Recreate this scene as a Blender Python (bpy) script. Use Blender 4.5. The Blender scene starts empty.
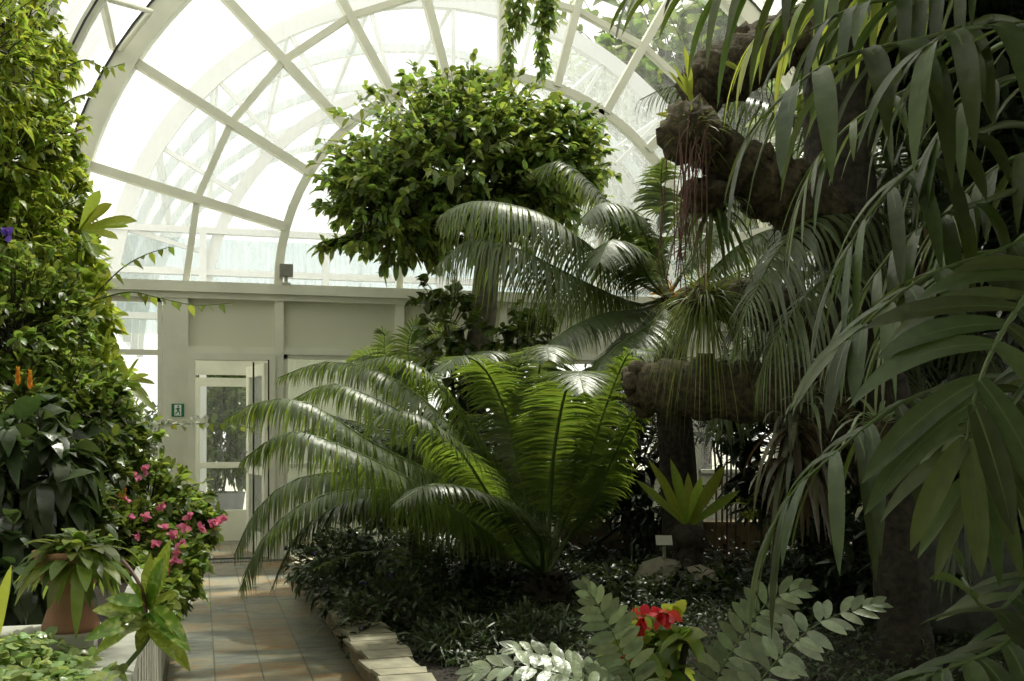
import bpy, math
import numpy as np
from mathutils import Vector

S = bpy.context.scene
C = S.collection
rs = np.random.RandomState(7)
PI = math.pi
# ---------------------------------------------------------------- camera
F = 1100.0; EYE = 1.55; HOR = 428.0; CX = 512.0
YAW = math.atan(312 / F)
cy, sy = math.cos(YAW), math.sin(YAW)
cam_d = bpy.data.cameras.new('camera'); cam = bpy.data.objects.new('camera', cam_d); C.objects.link(cam)
cam.location = (0, 0, EYE); cam.rotation_euler = (PI / 2, 0, -YAW)
cam_d.sensor_width = 36; cam_d.lens = F / 1024 * 36; cam_d.shift_y = (HOR - 340.5) / 1024
cam_d.clip_start = .05; cam_d.clip_end = 300
S.camera = cam
def at(x, y, d):
    k = (x - CX) / F * d
    return np.array([sy * d + cy * k, cy * d - sy * k, EYE + (HOR - y) / F * d])
def path_at(pts): return [at(*p) for p in pts]

# ---------------------------------------------------------------- object helpers
def link(o, parent=None):
    C.objects.link(o)
    if parent: o.parent = parent
    return o
def tag(o, label=None, cat=None, group=None, kind=None):
    if label: o['label'] = label
    if cat: o['category'] = cat
    if group: o['group'] = group
    if kind: o['kind'] = kind
    return o
def thing(name, label, cat, loc=(0, 0, 0), group=None, kind=None):
    o = bpy.data.objects.new(name, None); o.location = tuple(float(v) for v in loc)
    o.empty_display_size = .1
    link(o); return tag(o, label, cat, group, kind)
def copy_tree(o, parent=None):
    c = o.copy(); C.objects.link(c)
    if parent: c.parent = parent
    for ch in list(o.children): copy_tree(ch, c)
    return c

class MB:
    """collects geometry in world coordinates, builds one mesh object"""
    def __init__(s): s.v = []; s.q = []; s.t = []; s.qm = []; s.tm = []; s.n = 0
    def add(s, v, f, m=0):
        v = np.asarray(v, float).reshape(-1, 3); f = np.asarray(f, int)
        if len(v) == 0 or len(f) == 0: return
        if f.shape[1] == 4: s.q.append(f + s.n); s.qm.append(np.full(len(f), m))
        else: s.t.append(f + s.n); s.tm.append(np.full(len(f), m))
        s.v.append(v); s.n += len(v)
    def box(s, a, b, m=0):
        x0, y0, z0 = a; x1, y1, z1 = b
        v = [(x0,y0,z0),(x1,y0,z0),(x1,y1,z0),(x0,y1,z0),(x0,y0,z1),(x1,y0,z1),(x1,y1,z1),(x0,y1,z1)]
        s.add(v, [(0,3,2,1),(4,5,6,7),(0,1,5,4),(1,2,6,5),(2,3,7,6),(3,0,4,7)], m)
    def bar(s, a, b, w, h, up=(0, 0, 1), m=0):
        a = np.array(a, float); b = np.array(b, float); d = b - a; d /= np.linalg.norm(d) + 1e-9
        u = np.array(up, float); r = np.cross(d, u); r /= np.linalg.norm(r) + 1e-9; u = np.cross(r, d)
        v = []
        for p in (a, b):
            for i, j in ((-1,-1),(1,-1),(1,1),(-1,1)): v.append(p + r * i * w / 2 + u * j * h / 2)
        s.add(v, [(0,1,2,3),(4,7,6,5),(0,4,5,1),(1,5,6,2),(2,6,7,3),(3,7,4,0)], m)
    def tube(s, pts, rad, n=8, m=0, cap=True, jag=0, rnd=None):
        P = np.array(pts, float); K = len(P)
        R = np.full(K, rad, float) if np.isscalar(rad) else np.array(rad, float)
        T = np.gradient(P, axis=0); T /= np.linalg.norm(T, axis=1)[:, None] + 1e-9
        u = np.array([0, 0, 1.]) if abs(T[0][2]) < .9 else np.array([1., 0, 0])
        V = []
        ang = np.arange(n) / n * 2 * PI
        for i in range(K):
            u = u - T[i] * np.dot(u, T[i]); u /= np.linalg.norm(u) + 1e-9
            w = np.cross(T[i], u)
            rr = R[i] * (1 + (jag * (rnd or rs).uniform(-1, 1, n) if jag else 0))
            V.append(P[i] + np.cos(ang)[:, None] * u * np.reshape(rr, (-1, 1)) + np.sin(ang)[:, None] * w * np.reshape(rr, (-1, 1)))
        V = np.concatenate(V); a = np.arange(n); b = (a + 1) % n
        f = np.concatenate([np.stack([i*n+a, i*n+b, (i+1)*n+b, (i+1)*n+a], 1) for i in range(K - 1)])
        s.add(V, f, m)
        if cap:
            V2 = np.concatenate([V[:n], [P[0]], V[-n:], [P[-1]]])
            s.add(V2, np.concatenate([np.stack([b, a, np.full(n, n)], 1), np.stack([n+1+a, n+1+b, np.full(n, 2*n+1)], 1)]), m)
    def lathe(s, c, prof, n=32, m=0):
        c = np.array(c, float); ang = np.arange(n) / n * 2 * PI; V = []
        for r, z in prof: V.append(np.stack([c[0] + r*np.cos(ang), c[1] + r*np.sin(ang), np.full(n, c[2] + z)], 1))
        a = np.arange(n); b = (a + 1) % n
        s.add(np.concatenate(V), np.concatenate([np.stack([i*n+a, i*n+b, (i+1)*n+b, (i+1)*n+a], 1) for i in range(len(prof)-1)]), m)
    def blob(s, c, r, n=10, jag=.15, m=0, rnd=None):
        rnd = rnd or rs; c = np.array(c, float); r = np.array(r, float) * np.ones(3)
        V = [c + np.array([0, 0, r[2]])]
        for i in range(1, n):
            th = PI * i / n
            for j in range(2*n):
                ph = PI * j / n; k = 1 + rnd.uniform(-jag, jag)
                V.append(c + r * k * np.array([math.sin(th)*math.cos(ph), math.sin(th)*math.sin(ph), math.cos(th)]))
        V.append(c - np.array([0, 0, r[2]])); w = 2*n
        q = [(1+i*w+j, 1+(i+1)*w+j, 1+(i+1)*w+(j+1) % w, 1+i*w+(j+1) % w) for i in range(n-2) for j in range(w)]
        L = len(V) - 1
        t = [(0, 1+j, 1+(j+1) % w) for j in range(w)] + [(L, 1+(n-2)*w+(j+1) % w, 1+(n-2)*w+j) for j in range(w)]
        base = s.n; s.add(V, q, m)
        s.t.append(np.array(t) + base); s.tm.append(np.full(len(t), m))
    def rib(s, P0, D, N, L, W, droop=0, curl=0, prof=None, m=4, fold=0., mat=0, twist=0):
        """many leaf ribbons at once. P0,D,N (K,3); L,W,droop,curl scalars or (K,)"""
        P0 = np.atleast_2d(P0).astype(float); K = len(P0)
        D = np.atleast_2d(D) * np.ones((K, 1)); N = np.atleast_2d(N) * np.ones((K, 1))
        D = D / (np.linalg.norm(D, axis=1)[:, None] + 1e-9)
        B = np.cross(D, N); B /= np.linalg.norm(B, axis=1)[:, None] + 1e-9; N = np.cross(B, D)
        L = np.ones(K) * L; W = np.ones(K) * W; droop = np.ones(K) * droop; curl = np.ones(K) * curl
        t = np.linspace(0, 1, m + 1)
        if prof is None: prof = OVAL
        w = np.interp(t, prof[0], prof[1])
        pos = P0[:, None, :] + D[:, None, :] * (L[:, None] * t)[:, :, None] * (1 - .25 * np.minimum(1, np.abs(droop + curl))[:, None, None] * t[None, :, None] ** 2)
        pos[:, :, 2] -= (L * droop)[:, None] * t ** 2
        pos += N[:, None, :] * ((L * curl)[:, None] * t ** 2)[:, :, None]
        hw = (W[:, None] * w[None, :] / 2)[:, :, None]
        Bt = B[:, None, :]; Nt = N[:, None, :]
        l = pos + hw * (Bt + Nt * fold); r = pos + hw * (-Bt + Nt * fold)
        if fold:
            V = np.stack([l, pos, r], 2).reshape(-1, 3); c = 3
        else:
            V = np.stack([l, r], 2).reshape(-1, 3); c = 2
        i = np.arange(m)
        f = []
        for j in range(c - 1): f.append(np.stack([i*c+j, i*c+j+1, (i+1)*c+j+1, (i+1)*c+j], 1))
        f = np.concatenate(f); per = (m + 1) * c
        s.add(V, (f[None] + (np.arange(K) * per)[:, None, None]).reshape(-1, 4), mat)
    def build(s, name, mats, parent=None, smooth=True, label=None):
        V = np.concatenate(s.v) if s.v else np.zeros((0, 3))
        if parent is not None:
            o = parent; off = np.zeros(3)
            while o is not None: off += np.array(o.location); o = o.parent
            V = V - off
        Q = np.concatenate(s.q) if s.q else np.zeros((0, 4), int)
        T = np.concatenate(s.t) if s.t else np.zeros((0, 3), int)
        me = bpy.data.meshes.new(name)
        me.vertices.add(len(V)); me.vertices.foreach_set('co', V.ravel())
        nl = Q.size + T.size; me.loops.add(nl)
        me.loops.foreach_set('vertex_index', np.concatenate([Q.ravel(), T.ravel()]).astype(np.int32))
        nf = len(Q) + len(T); me.polygons.add(nf)
        st = np.concatenate([np.arange(len(Q)) * 4, Q.size + np.arange(len(T)) * 3])
        me.polygons.foreach_set('loop_start', st.astype(np.int32))
        mi = np.concatenate((s.qm + s.tm)) if (s.qm or s.tm) else np.zeros(0)
        me.polygons.foreach_set('material_index', mi.astype(np.int32))
        me.polygons.foreach_set('use_smooth', np.full(nf, smooth))
        me.update(calc_edges=True); me.validate()
        for m in (mats if isinstance(mats, (list, tuple)) else [mats]): me.materials.append(m)
        o = bpy.data.objects.new(name, me); link(o, parent)
        if label: o['label'] = label
        return o
OVAL = ([0, .1, .3, .6, .83, .95, 1], [.15, .62, 1, .96, .62, .25, .02])
LANCE = ([0, .1, .3, .6, .85, 1], [.3, .7, 1, .85, .45, .02])
STRAP = ([0, .1, .5, .85, 1], [.7, 1, .9, .5, .03])
GRASS = ([0, .5, 1], [1, .7, .02])
HEART = ([0, .08, .25, .5, .8, 1], [.3, .95, 1, .75, .3, .02])
NEST = ([0, .15, .45, .7, .9, 1], [.25, .45, .9, 1, .6, .02])

# ---------------------------------------------------------------- materials
def newmat(name):
    m = bpy.data.materials.new(name); m.use_nodes = True; nt = m.node_tree; nt.nodes.clear()
    out = nt.nodes.new('ShaderNodeOutputMaterial'); return m, nt, out
def nd(nt, t, **kw):
    n = nt.nodes.new(t)
    for k, v in kw.items():
        if k in n.inputs: n.inputs[k].default_value = v
        else: setattr(n, k, v)
    return n
def c4(c): return (c[0], c[1], c[2], 1)
def leafmat(name, col, tcol, tf=.35, rough=.38, var=.5, hue=.03, spec=.5):
    m, nt, out = newmat(name); L = nt.links.new
    g = nd(nt, 'ShaderNodeNewGeometry')
    mv = nd(nt, 'ShaderNodeMapRange'); mv.inputs['To Min'].default_value = 1 - var * .55; mv.inputs['To Max'].default_value = 1 + var
    L(g.outputs['Random Per Island'], mv.inputs['Value'])
    mu = nd(nt, 'ShaderNodeMath', operation='MULTIPLY'); mu.inputs[1].default_value = 7.31
    L(g.outputs['Random Per Island'], mu.inputs[0])
    fr = nd(nt, 'ShaderNodeMath', operation='FRACT'); L(mu.outputs[0], fr.inputs[0])
    mh = nd(nt, 'ShaderNodeMapRange'); mh.inputs['To Min'].default_value = .5 - hue; mh.inputs['To Max'].default_value = .5 + hue * .7
    L(fr.outputs[0], mh.inputs['Value'])
    outs = []
    for c in (col, tcol):
        h = nd(nt, 'ShaderNodeHueSaturation'); h.inputs['Color'].default_value = c4(c)
        L(mv.outputs[0], h.inputs['Value']); L(mh.outputs[0], h.inputs['Hue']); outs.append(h)
    p = nd(nt, 'ShaderNodeBsdfPrincipled', Roughness=rough)
    p.inputs['Specular IOR Level'].default_value = spec
    tc = nd(nt, 'ShaderNodeTexCoord'); no = nd(nt, 'ShaderNodeTexNoise', Scale=28.0, Detail=3.0); L(tc.outputs['Object'], no.inputs['Vector'])
    mr = nd(nt, 'ShaderNodeMapRange'); mr.inputs['From Min'].default_value = .3; mr.inputs['From Max'].default_value = .7
    mr.inputs['To Min'].default_value = .72; mr.inputs['To Max'].default_value = 1.25; L(no.outputs[0], mr.inputs['Value'])
    vm = nd(nt, 'ShaderNodeVectorMath', operation='SCALE'); L(outs[0].outputs[0], vm.inputs[0]); L(mr.outputs[0], vm.inputs['Scale'])
    L(vm.outputs[0], p.inputs['Base Color'])
    bp = nd(nt, 'ShaderNodeBump', Strength=.35); bp.inputs['Distance'].default_value = .01; L(no.outputs[0], bp.inputs['Height']); L(bp.outputs[0], p.inputs['Normal'])
    t = nd(nt, 'ShaderNodeBsdfTranslucent'); L(outs[1].outputs[0], t.inputs['Color'])
    mx = nd(nt, 'ShaderNodeMixShader'); mx.inputs[0].default_value = tf
    L(p.outputs[0], mx.inputs[1]); L(t.outputs[0], mx.inputs[2]); L(mx.outputs[0], out.inputs[0])
    return m
def plain(name, col, rough=.6, noise=0, scale=8, col2=None, metal=0, bump=0, spec=.5):
    m, nt, out = newmat(name); L = nt.links.new
    p = nd(nt, 'ShaderNodeBsdfPrincipled', Roughness=rough, Metallic=metal); p.inputs['Base Color'].default_value = c4(col)
    p.inputs['Specular IOR Level'].default_value = spec
    if noise or bump or col2:
        tc = nd(nt, 'ShaderNodeTexCoord'); n = nd(nt, 'ShaderNodeTexNoise', Scale=scale, Detail=6.0)
        L(tc.outputs['Object'], n.inputs['Vector'])
        if noise or col2:
            r = nd(nt, 'ShaderNodeValToRGB'); r.color_ramp.elements[0].position = .35; r.color_ramp.elements[1].position = .65
            c2 = col2 or tuple(v * (1 - noise) for v in col)
            r.color_ramp.elements[0].color = c4(c2); r.color_ramp.elements[1].color = c4(col)
            L(n.outputs[0], r.inputs[0]); L(r.outputs[0], p.inputs['Base Color'])
        if bump:
            b = nd(nt, 'ShaderNodeBump', Strength=bump); b.inputs['Distance'].default_value = .02
            L(n.outputs[0], b.inputs['Height']); L(b.outputs[0], p.inputs['Normal'])
    L(p.outputs[0], out.inputs[0]); return m
def glassmat(name, dirt, tint=(.93, .95, .93), streak=True, dc=.8):
    m, nt, out = newmat(name); L = nt.links.new
    tr = nd(nt, 'ShaderNodeBsdfTransparent'); tr.inputs[0].default_value = c4(tint)
    gl = nd(nt, 'ShaderNodeBsdfGlossy', Roughness=.03); gl.inputs['Color'].default_value = (1, 1, 1, 1)
    df = nd(nt, 'ShaderNodeBsdfDiffuse'); df.inputs[0].default_value = (dc, dc*1.02, dc, 1)
    tl = nd(nt, 'ShaderNodeBsdfTranslucent'); tl.inputs[0].default_value = (dc, dc*1.02, dc, 1)
    d2 = nd(nt, 'ShaderNodeMixShader'); d2.inputs[0].default_value = .6; L(df.outputs[0], d2.inputs[1]); L(tl.outputs[0], d2.inputs[2])
    fr = nd(nt, 'ShaderNodeFresnel', IOR=1.45)
    a = nd(nt, 'ShaderNodeMixShader'); L(fr.outputs[0], a.inputs[0]); L(tr.outputs[0], a.inputs[1]); L(gl.outputs[0], a.inputs[2])
    b = nd(nt, 'ShaderNodeMixShader'); L(a.outputs[0], b.inputs[1]); L(d2.outputs[0], b.inputs[2])
    tc = nd(nt, 'ShaderNodeTexCoord'); mp = nd(nt, 'ShaderNodeMapping'); mp.inputs['Scale'].default_value = (9, 9, .5) if streak else (2, 2, 2)
    n = nd(nt, 'ShaderNodeTexNoise', Scale=2.0, Detail=5.0)
    L(tc.outputs['Object'], mp.inputs[0]); L(mp.outputs[0], n.inputs['Vector'])
    r = nd(nt, 'ShaderNodeMapRange'); r.inputs['From Min'].default_value = .3; r.inputs['From Max'].default_value = .75
    r.inputs['To Min'].default_value = dirt * .5; r.inputs['To Max'].default_value = dirt * 1.6
    L(n.outputs[0], r.inputs[0]); L(r.outputs[0], b.inputs[0]); L(b.outputs[0], out.inputs[0])
    return m

M = {}
M['frame'] = plain('cream_paint', (.68, .68, .56), .45, noise=.12, scale=3)
M['panel'] = plain('cream_panel', (.62, .62, .49), .55, noise=.05, scale=1.5)
M['white'] = plain('white_paint', (.66, .66, .58), .5, noise=.25, scale=12)
M['black'] = plain('black_gasket', (.02, .02, .02), .6)
M['glass'] = glassmat('gable_glass', .085)
M['vault_glass'] = glassmat('vault_glass', .55, (.80, .83, .80), dc=.62)
M['clear'] = glassmat('clear_glass', .05)
M['out_glass'] = glassmat('neighbour_glass', .22, (.86, .9, .92))
M['outframe'] = plain('outdoor_white_steel', (.72, .73, .74), .5)
M['soil'] = plain('soil', (.035, .026, .018), .95, noise=.5, scale=30, bump=.6)
M['stone'] = plain('slate_stone', (.36, .33, .23), .75, col2=(.22, .21, .15), scale=9, bump=.5)
M['wallstone'] = plain('render_stone', (.30, .24, .15), .85, noise=.35, scale=10, bump=.3)
M['terracotta'] = plain('terracotta', (.42, .20, .12), .8, col2=(.30, .17, .11), scale=14, bump=.2)
M['bark'] = plain('bark', (.055, .045, .03), .9, col2=(.02, .018, .012), scale=22, bump=.9)
M['coir'] = plain('coir_bark', (.095, .074, .036), .95, col2=(.028, .024, .012), scale=26, bump=1.0)
M['cane'] = plain('cane_stem', (.30, .20, .09), .6, noise=.4, scale=15)
M['stem'] = plain('green_stem', (.10, .15, .04), .5)
M['darkstem'] = plain('dark_stem', (.045, .04, .02), .6)
M['redstem'] = plain('red_stem', (.11, .045, .03), .5)
M['metal'] = plain('grey_metal', (.22, .22, .21), .4, metal=.6)
M['signwhite'] = plain('sign_white', (.8, .82, .78), .4)
M['signgreen'] = plain('sign_green', (.01, .16, .07), .4)
M['label'] = plain('label_plate', (.42, .42, .33), .4)
M['steel'] = plain('grey_pole', (.25, .25, .2), .5, noise=.3)
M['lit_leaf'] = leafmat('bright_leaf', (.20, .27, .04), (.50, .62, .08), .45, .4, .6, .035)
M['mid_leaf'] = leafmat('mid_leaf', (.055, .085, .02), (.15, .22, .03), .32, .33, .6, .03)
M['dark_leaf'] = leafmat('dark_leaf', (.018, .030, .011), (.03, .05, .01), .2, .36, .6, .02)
M['ficus_leaf'] = leafmat('ficus_leaf', (.10, .145, .04), (.32, .44, .07), .38, .34, .8, .035)
M['cycad'] = leafmat('cycad_leaflet', (.07, .10, .03), (.28, .40, .045), .38, .42, .35, .015, spec=.9)
M['cycad2'] = leafmat('grey_cycad_leaflet', (.075, .10, .045), (.27, .36, .07), .38, .42, .35, .015, spec=.8)
M['olive'] = leafmat('olive_leaf', (.050, .068, .028), (.10, .15, .025), .28, .36, .4, .02, spec=.5)
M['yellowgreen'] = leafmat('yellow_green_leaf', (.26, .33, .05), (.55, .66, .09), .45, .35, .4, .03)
M['silver'] = leafmat('pale_leaflet', (.22, .27, .16), (.2, .28, .1), .2, .33, .5, .02, spec=.6)
M['pep'] = leafmat('round_bed_leaf', (.25, .34, .13), (.42, .55, .15), .35, .25, .7, .04)
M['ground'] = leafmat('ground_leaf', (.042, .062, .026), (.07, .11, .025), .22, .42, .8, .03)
M['grass'] = leafmat('grass_leaf', (.13, .17, .04), (.28, .34, .05), .35, .4, .6, .03)
M['red'] = leafmat('red_bract', (.55, .03, .03), (.7, .08, .05), .35, .5, .4, .01)
M['pink'] = leafmat('pink_petal', (.62, .16, .27), (.75, .25, .36), .4, .5, .4, .02)
M['whitepetal'] = leafmat('white_petal', (.75, .75, .68), (.7, .75, .6), .35, .5, .2, .01)
M['purple'] = leafmat('purple_petal', (.14, .07, .42), (.25, .12, .6), .35, .5, .3, .02)
M['orange'] = leafmat('orange_petal', (.75, .34, .03), (.8, .45, .05), .35, .5, .3, .02)
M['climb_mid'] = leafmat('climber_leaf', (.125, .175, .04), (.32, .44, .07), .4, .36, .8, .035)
M['phil'] = leafmat('philodendron_leaf', (.058, .082, .032), (.13, .19, .03), .32, .38, .7, .025, spec=.4)
M['veined'] = leafmat('veined_dark_leaf', (.045, .065, .028), (.08, .13, .03), .25, .3, .6, .02)
M['purpleleaf'] = leafmat('red_green_strap', (.06, .065, .03), (.16, .10, .04), .25, .4, .9, .08)

def tiles_mat():
    m, nt, out = newmat('slate_tiles'); L = nt.links.new
    tc = nd(nt, 'ShaderNodeTexCoord')
    br = nd(nt, 'ShaderNodeTexBrick', offset=0.0, squash=1.0)
    br.inputs['Scale'].default_value = 1; br.inputs['Brick Width'].default_value = .29; br.inputs['Row Height'].default_value = .42
    br.inputs['Mortar Size'].default_value = .005; br.inputs['Mortar Smooth'].default_value = .1; br.inputs['Bias'].default_value = 0
    br.inputs['Color1'].default_value = (0, 0, 0, 1); br.inputs['Color2'].default_value = (1, 1, 1, 1); br.inputs['Mortar'].default_value = (.5, .5, .5, 1)
    mp = nd(nt, 'ShaderNodeMapping'); mp.inputs['Location'].default_value = (.2, .13, 0)
    L(tc.outputs['Object'], mp.inputs[0]); L(mp.outputs[0], br.inputs['Vector'])
    n1 = nd(nt, 'ShaderNodeTexNoise', Scale=4.5, Detail=7.0, Distortion=1.2); mp2 = nd(nt, 'ShaderNodeMapping'); mp2.inputs['Scale'].default_value = (.8, 2.2, 1)
    L(tc.outputs['Object'], mp2.inputs[0]); L(mp2.outputs[0], n1.inputs['Vector'])
    ad = nd(nt, 'ShaderNodeMath', operation='MULTIPLY_ADD'); ad.inputs[1].default_value = .38
    L(br.outputs['Color'], ad.inputs[0]); L(n1.outputs[0], ad.inputs[2])
    rp = nd(nt, 'ShaderNodeValToRGB'); e = rp.color_ramp.elements
    e[0].position = .42; e[0].color = (.095, .105, .09, 1); e[1].position = .95; e[1].color = (.26, .14, .055, 1)
    for p, c in ((.55, (.15, .155, .125, 1)), (.68, (.20, .19, .135, 1)), (.8, (.24, .18, .095, 1))):
        x = e.new(p); x.color = c
    L(ad.outputs[0], rp.inputs[0])
    mx = nd(nt, 'ShaderNodeMix', data_type='RGBA'); L(br.outputs['Fac'], mx.inputs[0]); L(rp.outputs[0], mx.inputs[6]); mx.inputs[7].default_value = (.06, .055, .03, 1)
    p = nd(nt, 'ShaderNodeBsdfPrincipled'); L(mx.outputs[2], p.inputs['Base Color'])
    n2 = nd(nt, 'ShaderNodeTexNoise', Scale=7.0, Detail=4.0); L(tc.outputs['Object'], n2.inputs['Vector'])
    r = nd(nt, 'ShaderNodeMapRange'); r.inputs['To Min'].default_value = .18; r.inputs['To Max'].default_value = .6; L(n2.outputs[0], r.inputs[0]); L(r.outputs[0], p.inputs['Roughness'])
    b = nd(nt, 'ShaderNodeBump', Strength=.5); b.inputs['Distance'].default_value = .01
    sb = nd(nt, 'ShaderNodeMath', operation='SUBTRACT'); L(n1.outputs[0], sb.inputs[0]); L(br.outputs['Fac'], sb.inputs[1]); L(sb.outputs[0], b.inputs['Height']); L(b.outputs[0], p.inputs['Normal'])
    L(p.outputs[0], out.inputs[0]); return m
M['tiles'] = tiles_mat()
def striped_leaf():
    m = leafmat('veined_leaf', (.12, .2, .03), (.32, .45, .05), .35, .22, .5, .04); nt = m.node_tree; L = nt.links.new
    p = [x for x in nt.nodes if x.type == 'BSDF_PRINCIPLED'][0]; src = p.inputs['Base Color'].links[0].from_socket
    tc = nd(nt, 'ShaderNodeTexCoord'); n = nd(nt, 'ShaderNodeTexNoise', Scale=38.0, Detail=3.0); L(tc.outputs['Object'], n.inputs['Vector'])
    r_ = nd(nt, 'ShaderNodeMapRange'); r_.inputs['From Min'].default_value = .5; r_.inputs['From Max'].default_value = .62; L(n.outputs[0], r_.inputs[0])
    mx = nd(nt, 'ShaderNodeMix', data_type='RGBA'); L(r_.outputs[0], mx.inputs[0]); L(src, mx.inputs[6]); mx.inputs[7].default_value = (.42, .48, .14, 1); L(mx.outputs[2], p.inputs['Base Color'])
    return m
M['croton'] = striped_leaf()

# ---------------------------------------------------------------- world and sun
w = bpy.data.worlds.new('World'); S.world = w; w.use_nodes = True
bg = w.node_tree.nodes['Background']; bg.inputs[0].default_value = (1.0, .985, .91, 1); bg.inputs[1].default_value = 1.55
sd = bpy.data.lights.new('sun', 'SUN'); sd.energy = 8.5; sd.angle = math.radians(2.5); sd.color = (1, .95, .84)
so = bpy.data.objects.new('sun', sd); C.objects.link(so)
so.rotation_euler = Vector((-.34, -.42, -1.0)).to_track_quat('-Z', 'Y').to_euler()
so.location = (0, 0, 20)
S.view_settings.view_transform = 'Standard'; S.view_settings.look = 'None'; S.view_settings.gamma = 1
S.view_settings.exposure = 0.28; S.view_settings.use_curve_mapping = False

# ================================================================= THE HOUSE
GY = 13.3            # gable plane
GX = 3.64; GZ = 3.22 # centre of the fan window
R1, R2, R3 = 2.75, 3.80, 5.12
YB = -3.5            # back end of the hall
XL, XR = GX - 5.25, GX + 5.25
def arc(r, a0, a1, n, y, cx=GX, cz=GZ):
    a = np.radians(np.linspace(a0, a1, n)); return np.stack([cx + r*np.cos(a), np.full(n, y), cz + r*np.sin(a)], 1)
def arcbar(mb, r, a0, a1, n, y, w, h, cx=GX, cz=GZ):
    P = arc(r, a0, a1, n, y, cx, cz)
    a = np.radians(np.linspace(a0, a1, n)); rad = np.stack([np.cos(a), 0*a, np.sin(a)], 1); Yd = np.array([0, 1, 0])
    V = np.concatenate([np.stack([P - rad*h/2 - Yd*w/2, P + rad*h/2 - Yd*w/2, P + rad*h/2 + Yd*w/2, P - rad*h/2 + Yd*w/2], 1)]).reshape(-1, 3)
    f = []
    for i in range(n-1):
        for j in range(4): f.append((i*4+j, i*4+(j+1) % 4, (i+1)*4+(j+1) % 4, (i+1)*4+j))
    f.append((0, 3, 2, 1)); f.append(((n-1)*4, (n-1)*4+1, (n-1)*4+2, (n-1)*4+3))
    mb.add(V, f)

# floor (tiled path) and planting bed soil
fl = MB(); fl.box((-.22, YB, -.06), (.97, GY + .25, 0)); o = fl.build('floor', M['tiles'], smooth=False); tag(o, kind='structure')
b = MB(); b.box((1.17, YB, -.06), (XR - .1, GY - .1, .12)); o = b.build('trim_1', M['soil'], smooth=False); tag(o, 'dark soil of the big planting bed right of the path', kind='structure')
b = MB(); b.box((XL - 40, YB - 30, -.3), (XR + 60, 80, -.07)); o = b.build('trim_2', plain('outdoor_gravel', (.34, .33, .27), .9, noise=.3, scale=3), smooth=False); tag(o, 'pale ground outside the greenhouse', kind='structure')

# end wall below the fan window
wb = thing('wall_back', 'cream panelled end wall under the fan window', 'wall', (GX, GY, 0), kind='structure'); del wb['category']
posts = [(-.27, .28), (.90, .10), (2.34, .10), (3.64, .10), (4.95, .10), (6.25, .10), (7.55, .10)]
m = MB()
for x, wd in posts:
    m.box((x - wd/2, GY - .07, 0), (x + wd/2, GY + .09, GZ - .12))
m.build('post', M['frame'], wb, False)
m = MB(); m.box((XL, GY - .14, GZ - .10), (XR, GY + .12, GZ + .02)); m.box((XL, GY - .09, GZ - .17), (XR, GY + .1, GZ - .101)); m.build('sill', M['frame'], wb, False)
m = MB()
xs = [x for x, _ in posts] + [XR]
for i in range(len(xs) - 1):
    m.box((xs[i] + .05, GY + .02, 2.50), (xs[i+1] - .04, GY + .06, GZ - .13))
for i in range(3, len(xs) - 1):
    m.box((xs[i] + .05, GY + .021, 0), (xs[i+1] - .04, GY + .061, .95))
m.build('panel', M['panel'], wb, False)
m = MB()
for i in range(len(xs) - 1):
    m.box((xs[i] + .04, GY - .05, 2.42), (xs[i+1] - .03, GY + .085, 2.50))
m.build('rail', M['frame'], wb, False)
# window bays in the end wall: one left of the post, the rest to the right of the door
def bay(n, x0, x1, z0, z1, bars):
    t = thing('window_%d' % n, None, None, ((x0+x1)/2, GY, z0), kind='structure')
    m = MB(); e = .05
    m.box((x0, GY - .03, z0), (x0 + e, GY + .05, z1)); m.box((x1 - e, GY - .03, z0), (x1, GY + .05, z1))
    m.box((x0, GY - .03, z0), (x1, GY + .05, z0 + e)); m.box((x0, GY - .03, z1 - e), (x1, GY + .05, z1))
    for z in bars: m.box((x0 + e, GY - .03, z - .03), (x1 - e, GY + .05, z + .03))
    m.build('window_frame', M['frame'], t, False)
    m = MB(); m.box((x0 + e, GY, z0 + e), (x1 - e, GY + .008, z1 - e)); m.build('glass', M['clear'], t, False)
bay(2, XL + .05, -.42, .6, GZ - .17, [2.42, 1.5])
for i, k in enumerate(range(1, len(xs) - 1)): bay(3 + i, xs[k] + .05, xs[k+1] - .05, .95 if k >= 3 else .1, 2.42, [1.1] if k < 3 else [])
m = MB(); m.box((XL, GY + .02, 0), (-.42, GY + .06, .6)); m.build('panel', M['panel'], wb, False)

# door: frame and open leaf
d = thing('door_1', 'open cream glazed door at the end of the path', None, (.3, GY, 0), kind='structure')
m = MB(); m.box((-.13, GY - .10, 0), (-.05, GY + .09, 2.42)); m.box((.78, GY - .10, 0), (.85, GY + .09, 2.42)); m.box((-.05, GY - .10, 2.34), (.78, GY + .09, 2.42)); m.build('door_frame', M['frame'], d, False)
lf = MB()
hx, ex = .76, .58; y0, y1 = GY + .10, GY + .95
def lp(t): return (hx + (ex - hx) * t, y0 + (y1 - y0) * t)
def lbar(t0, t1, z0, z1, th=.045):
    a = lp(t0); b_ = lp(t1); lf.bar((a[0], a[1], (z0+z1)/2), (b_[0], b_[1], (z0+z1)/2), th, z1 - z0)
lbar(0, .14, .01, 2.32); lbar(.86, 1, .01, 2.32); lbar(.14, .86, .01, .28); lbar(.14, .86, 2.18, 2.32); lbar(.14, .86, .98, 1.08)
leafo = lf.build('door_leaf', M['frame'], d, False)
m = MB(); a = lp(.14); b_ = lp(.86); m.bar((a[0], a[1], 1.23), (b_[0], b_[1], 1.23), .008, 1.9); m.build('glass', M['clear'], leafo, False)
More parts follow.
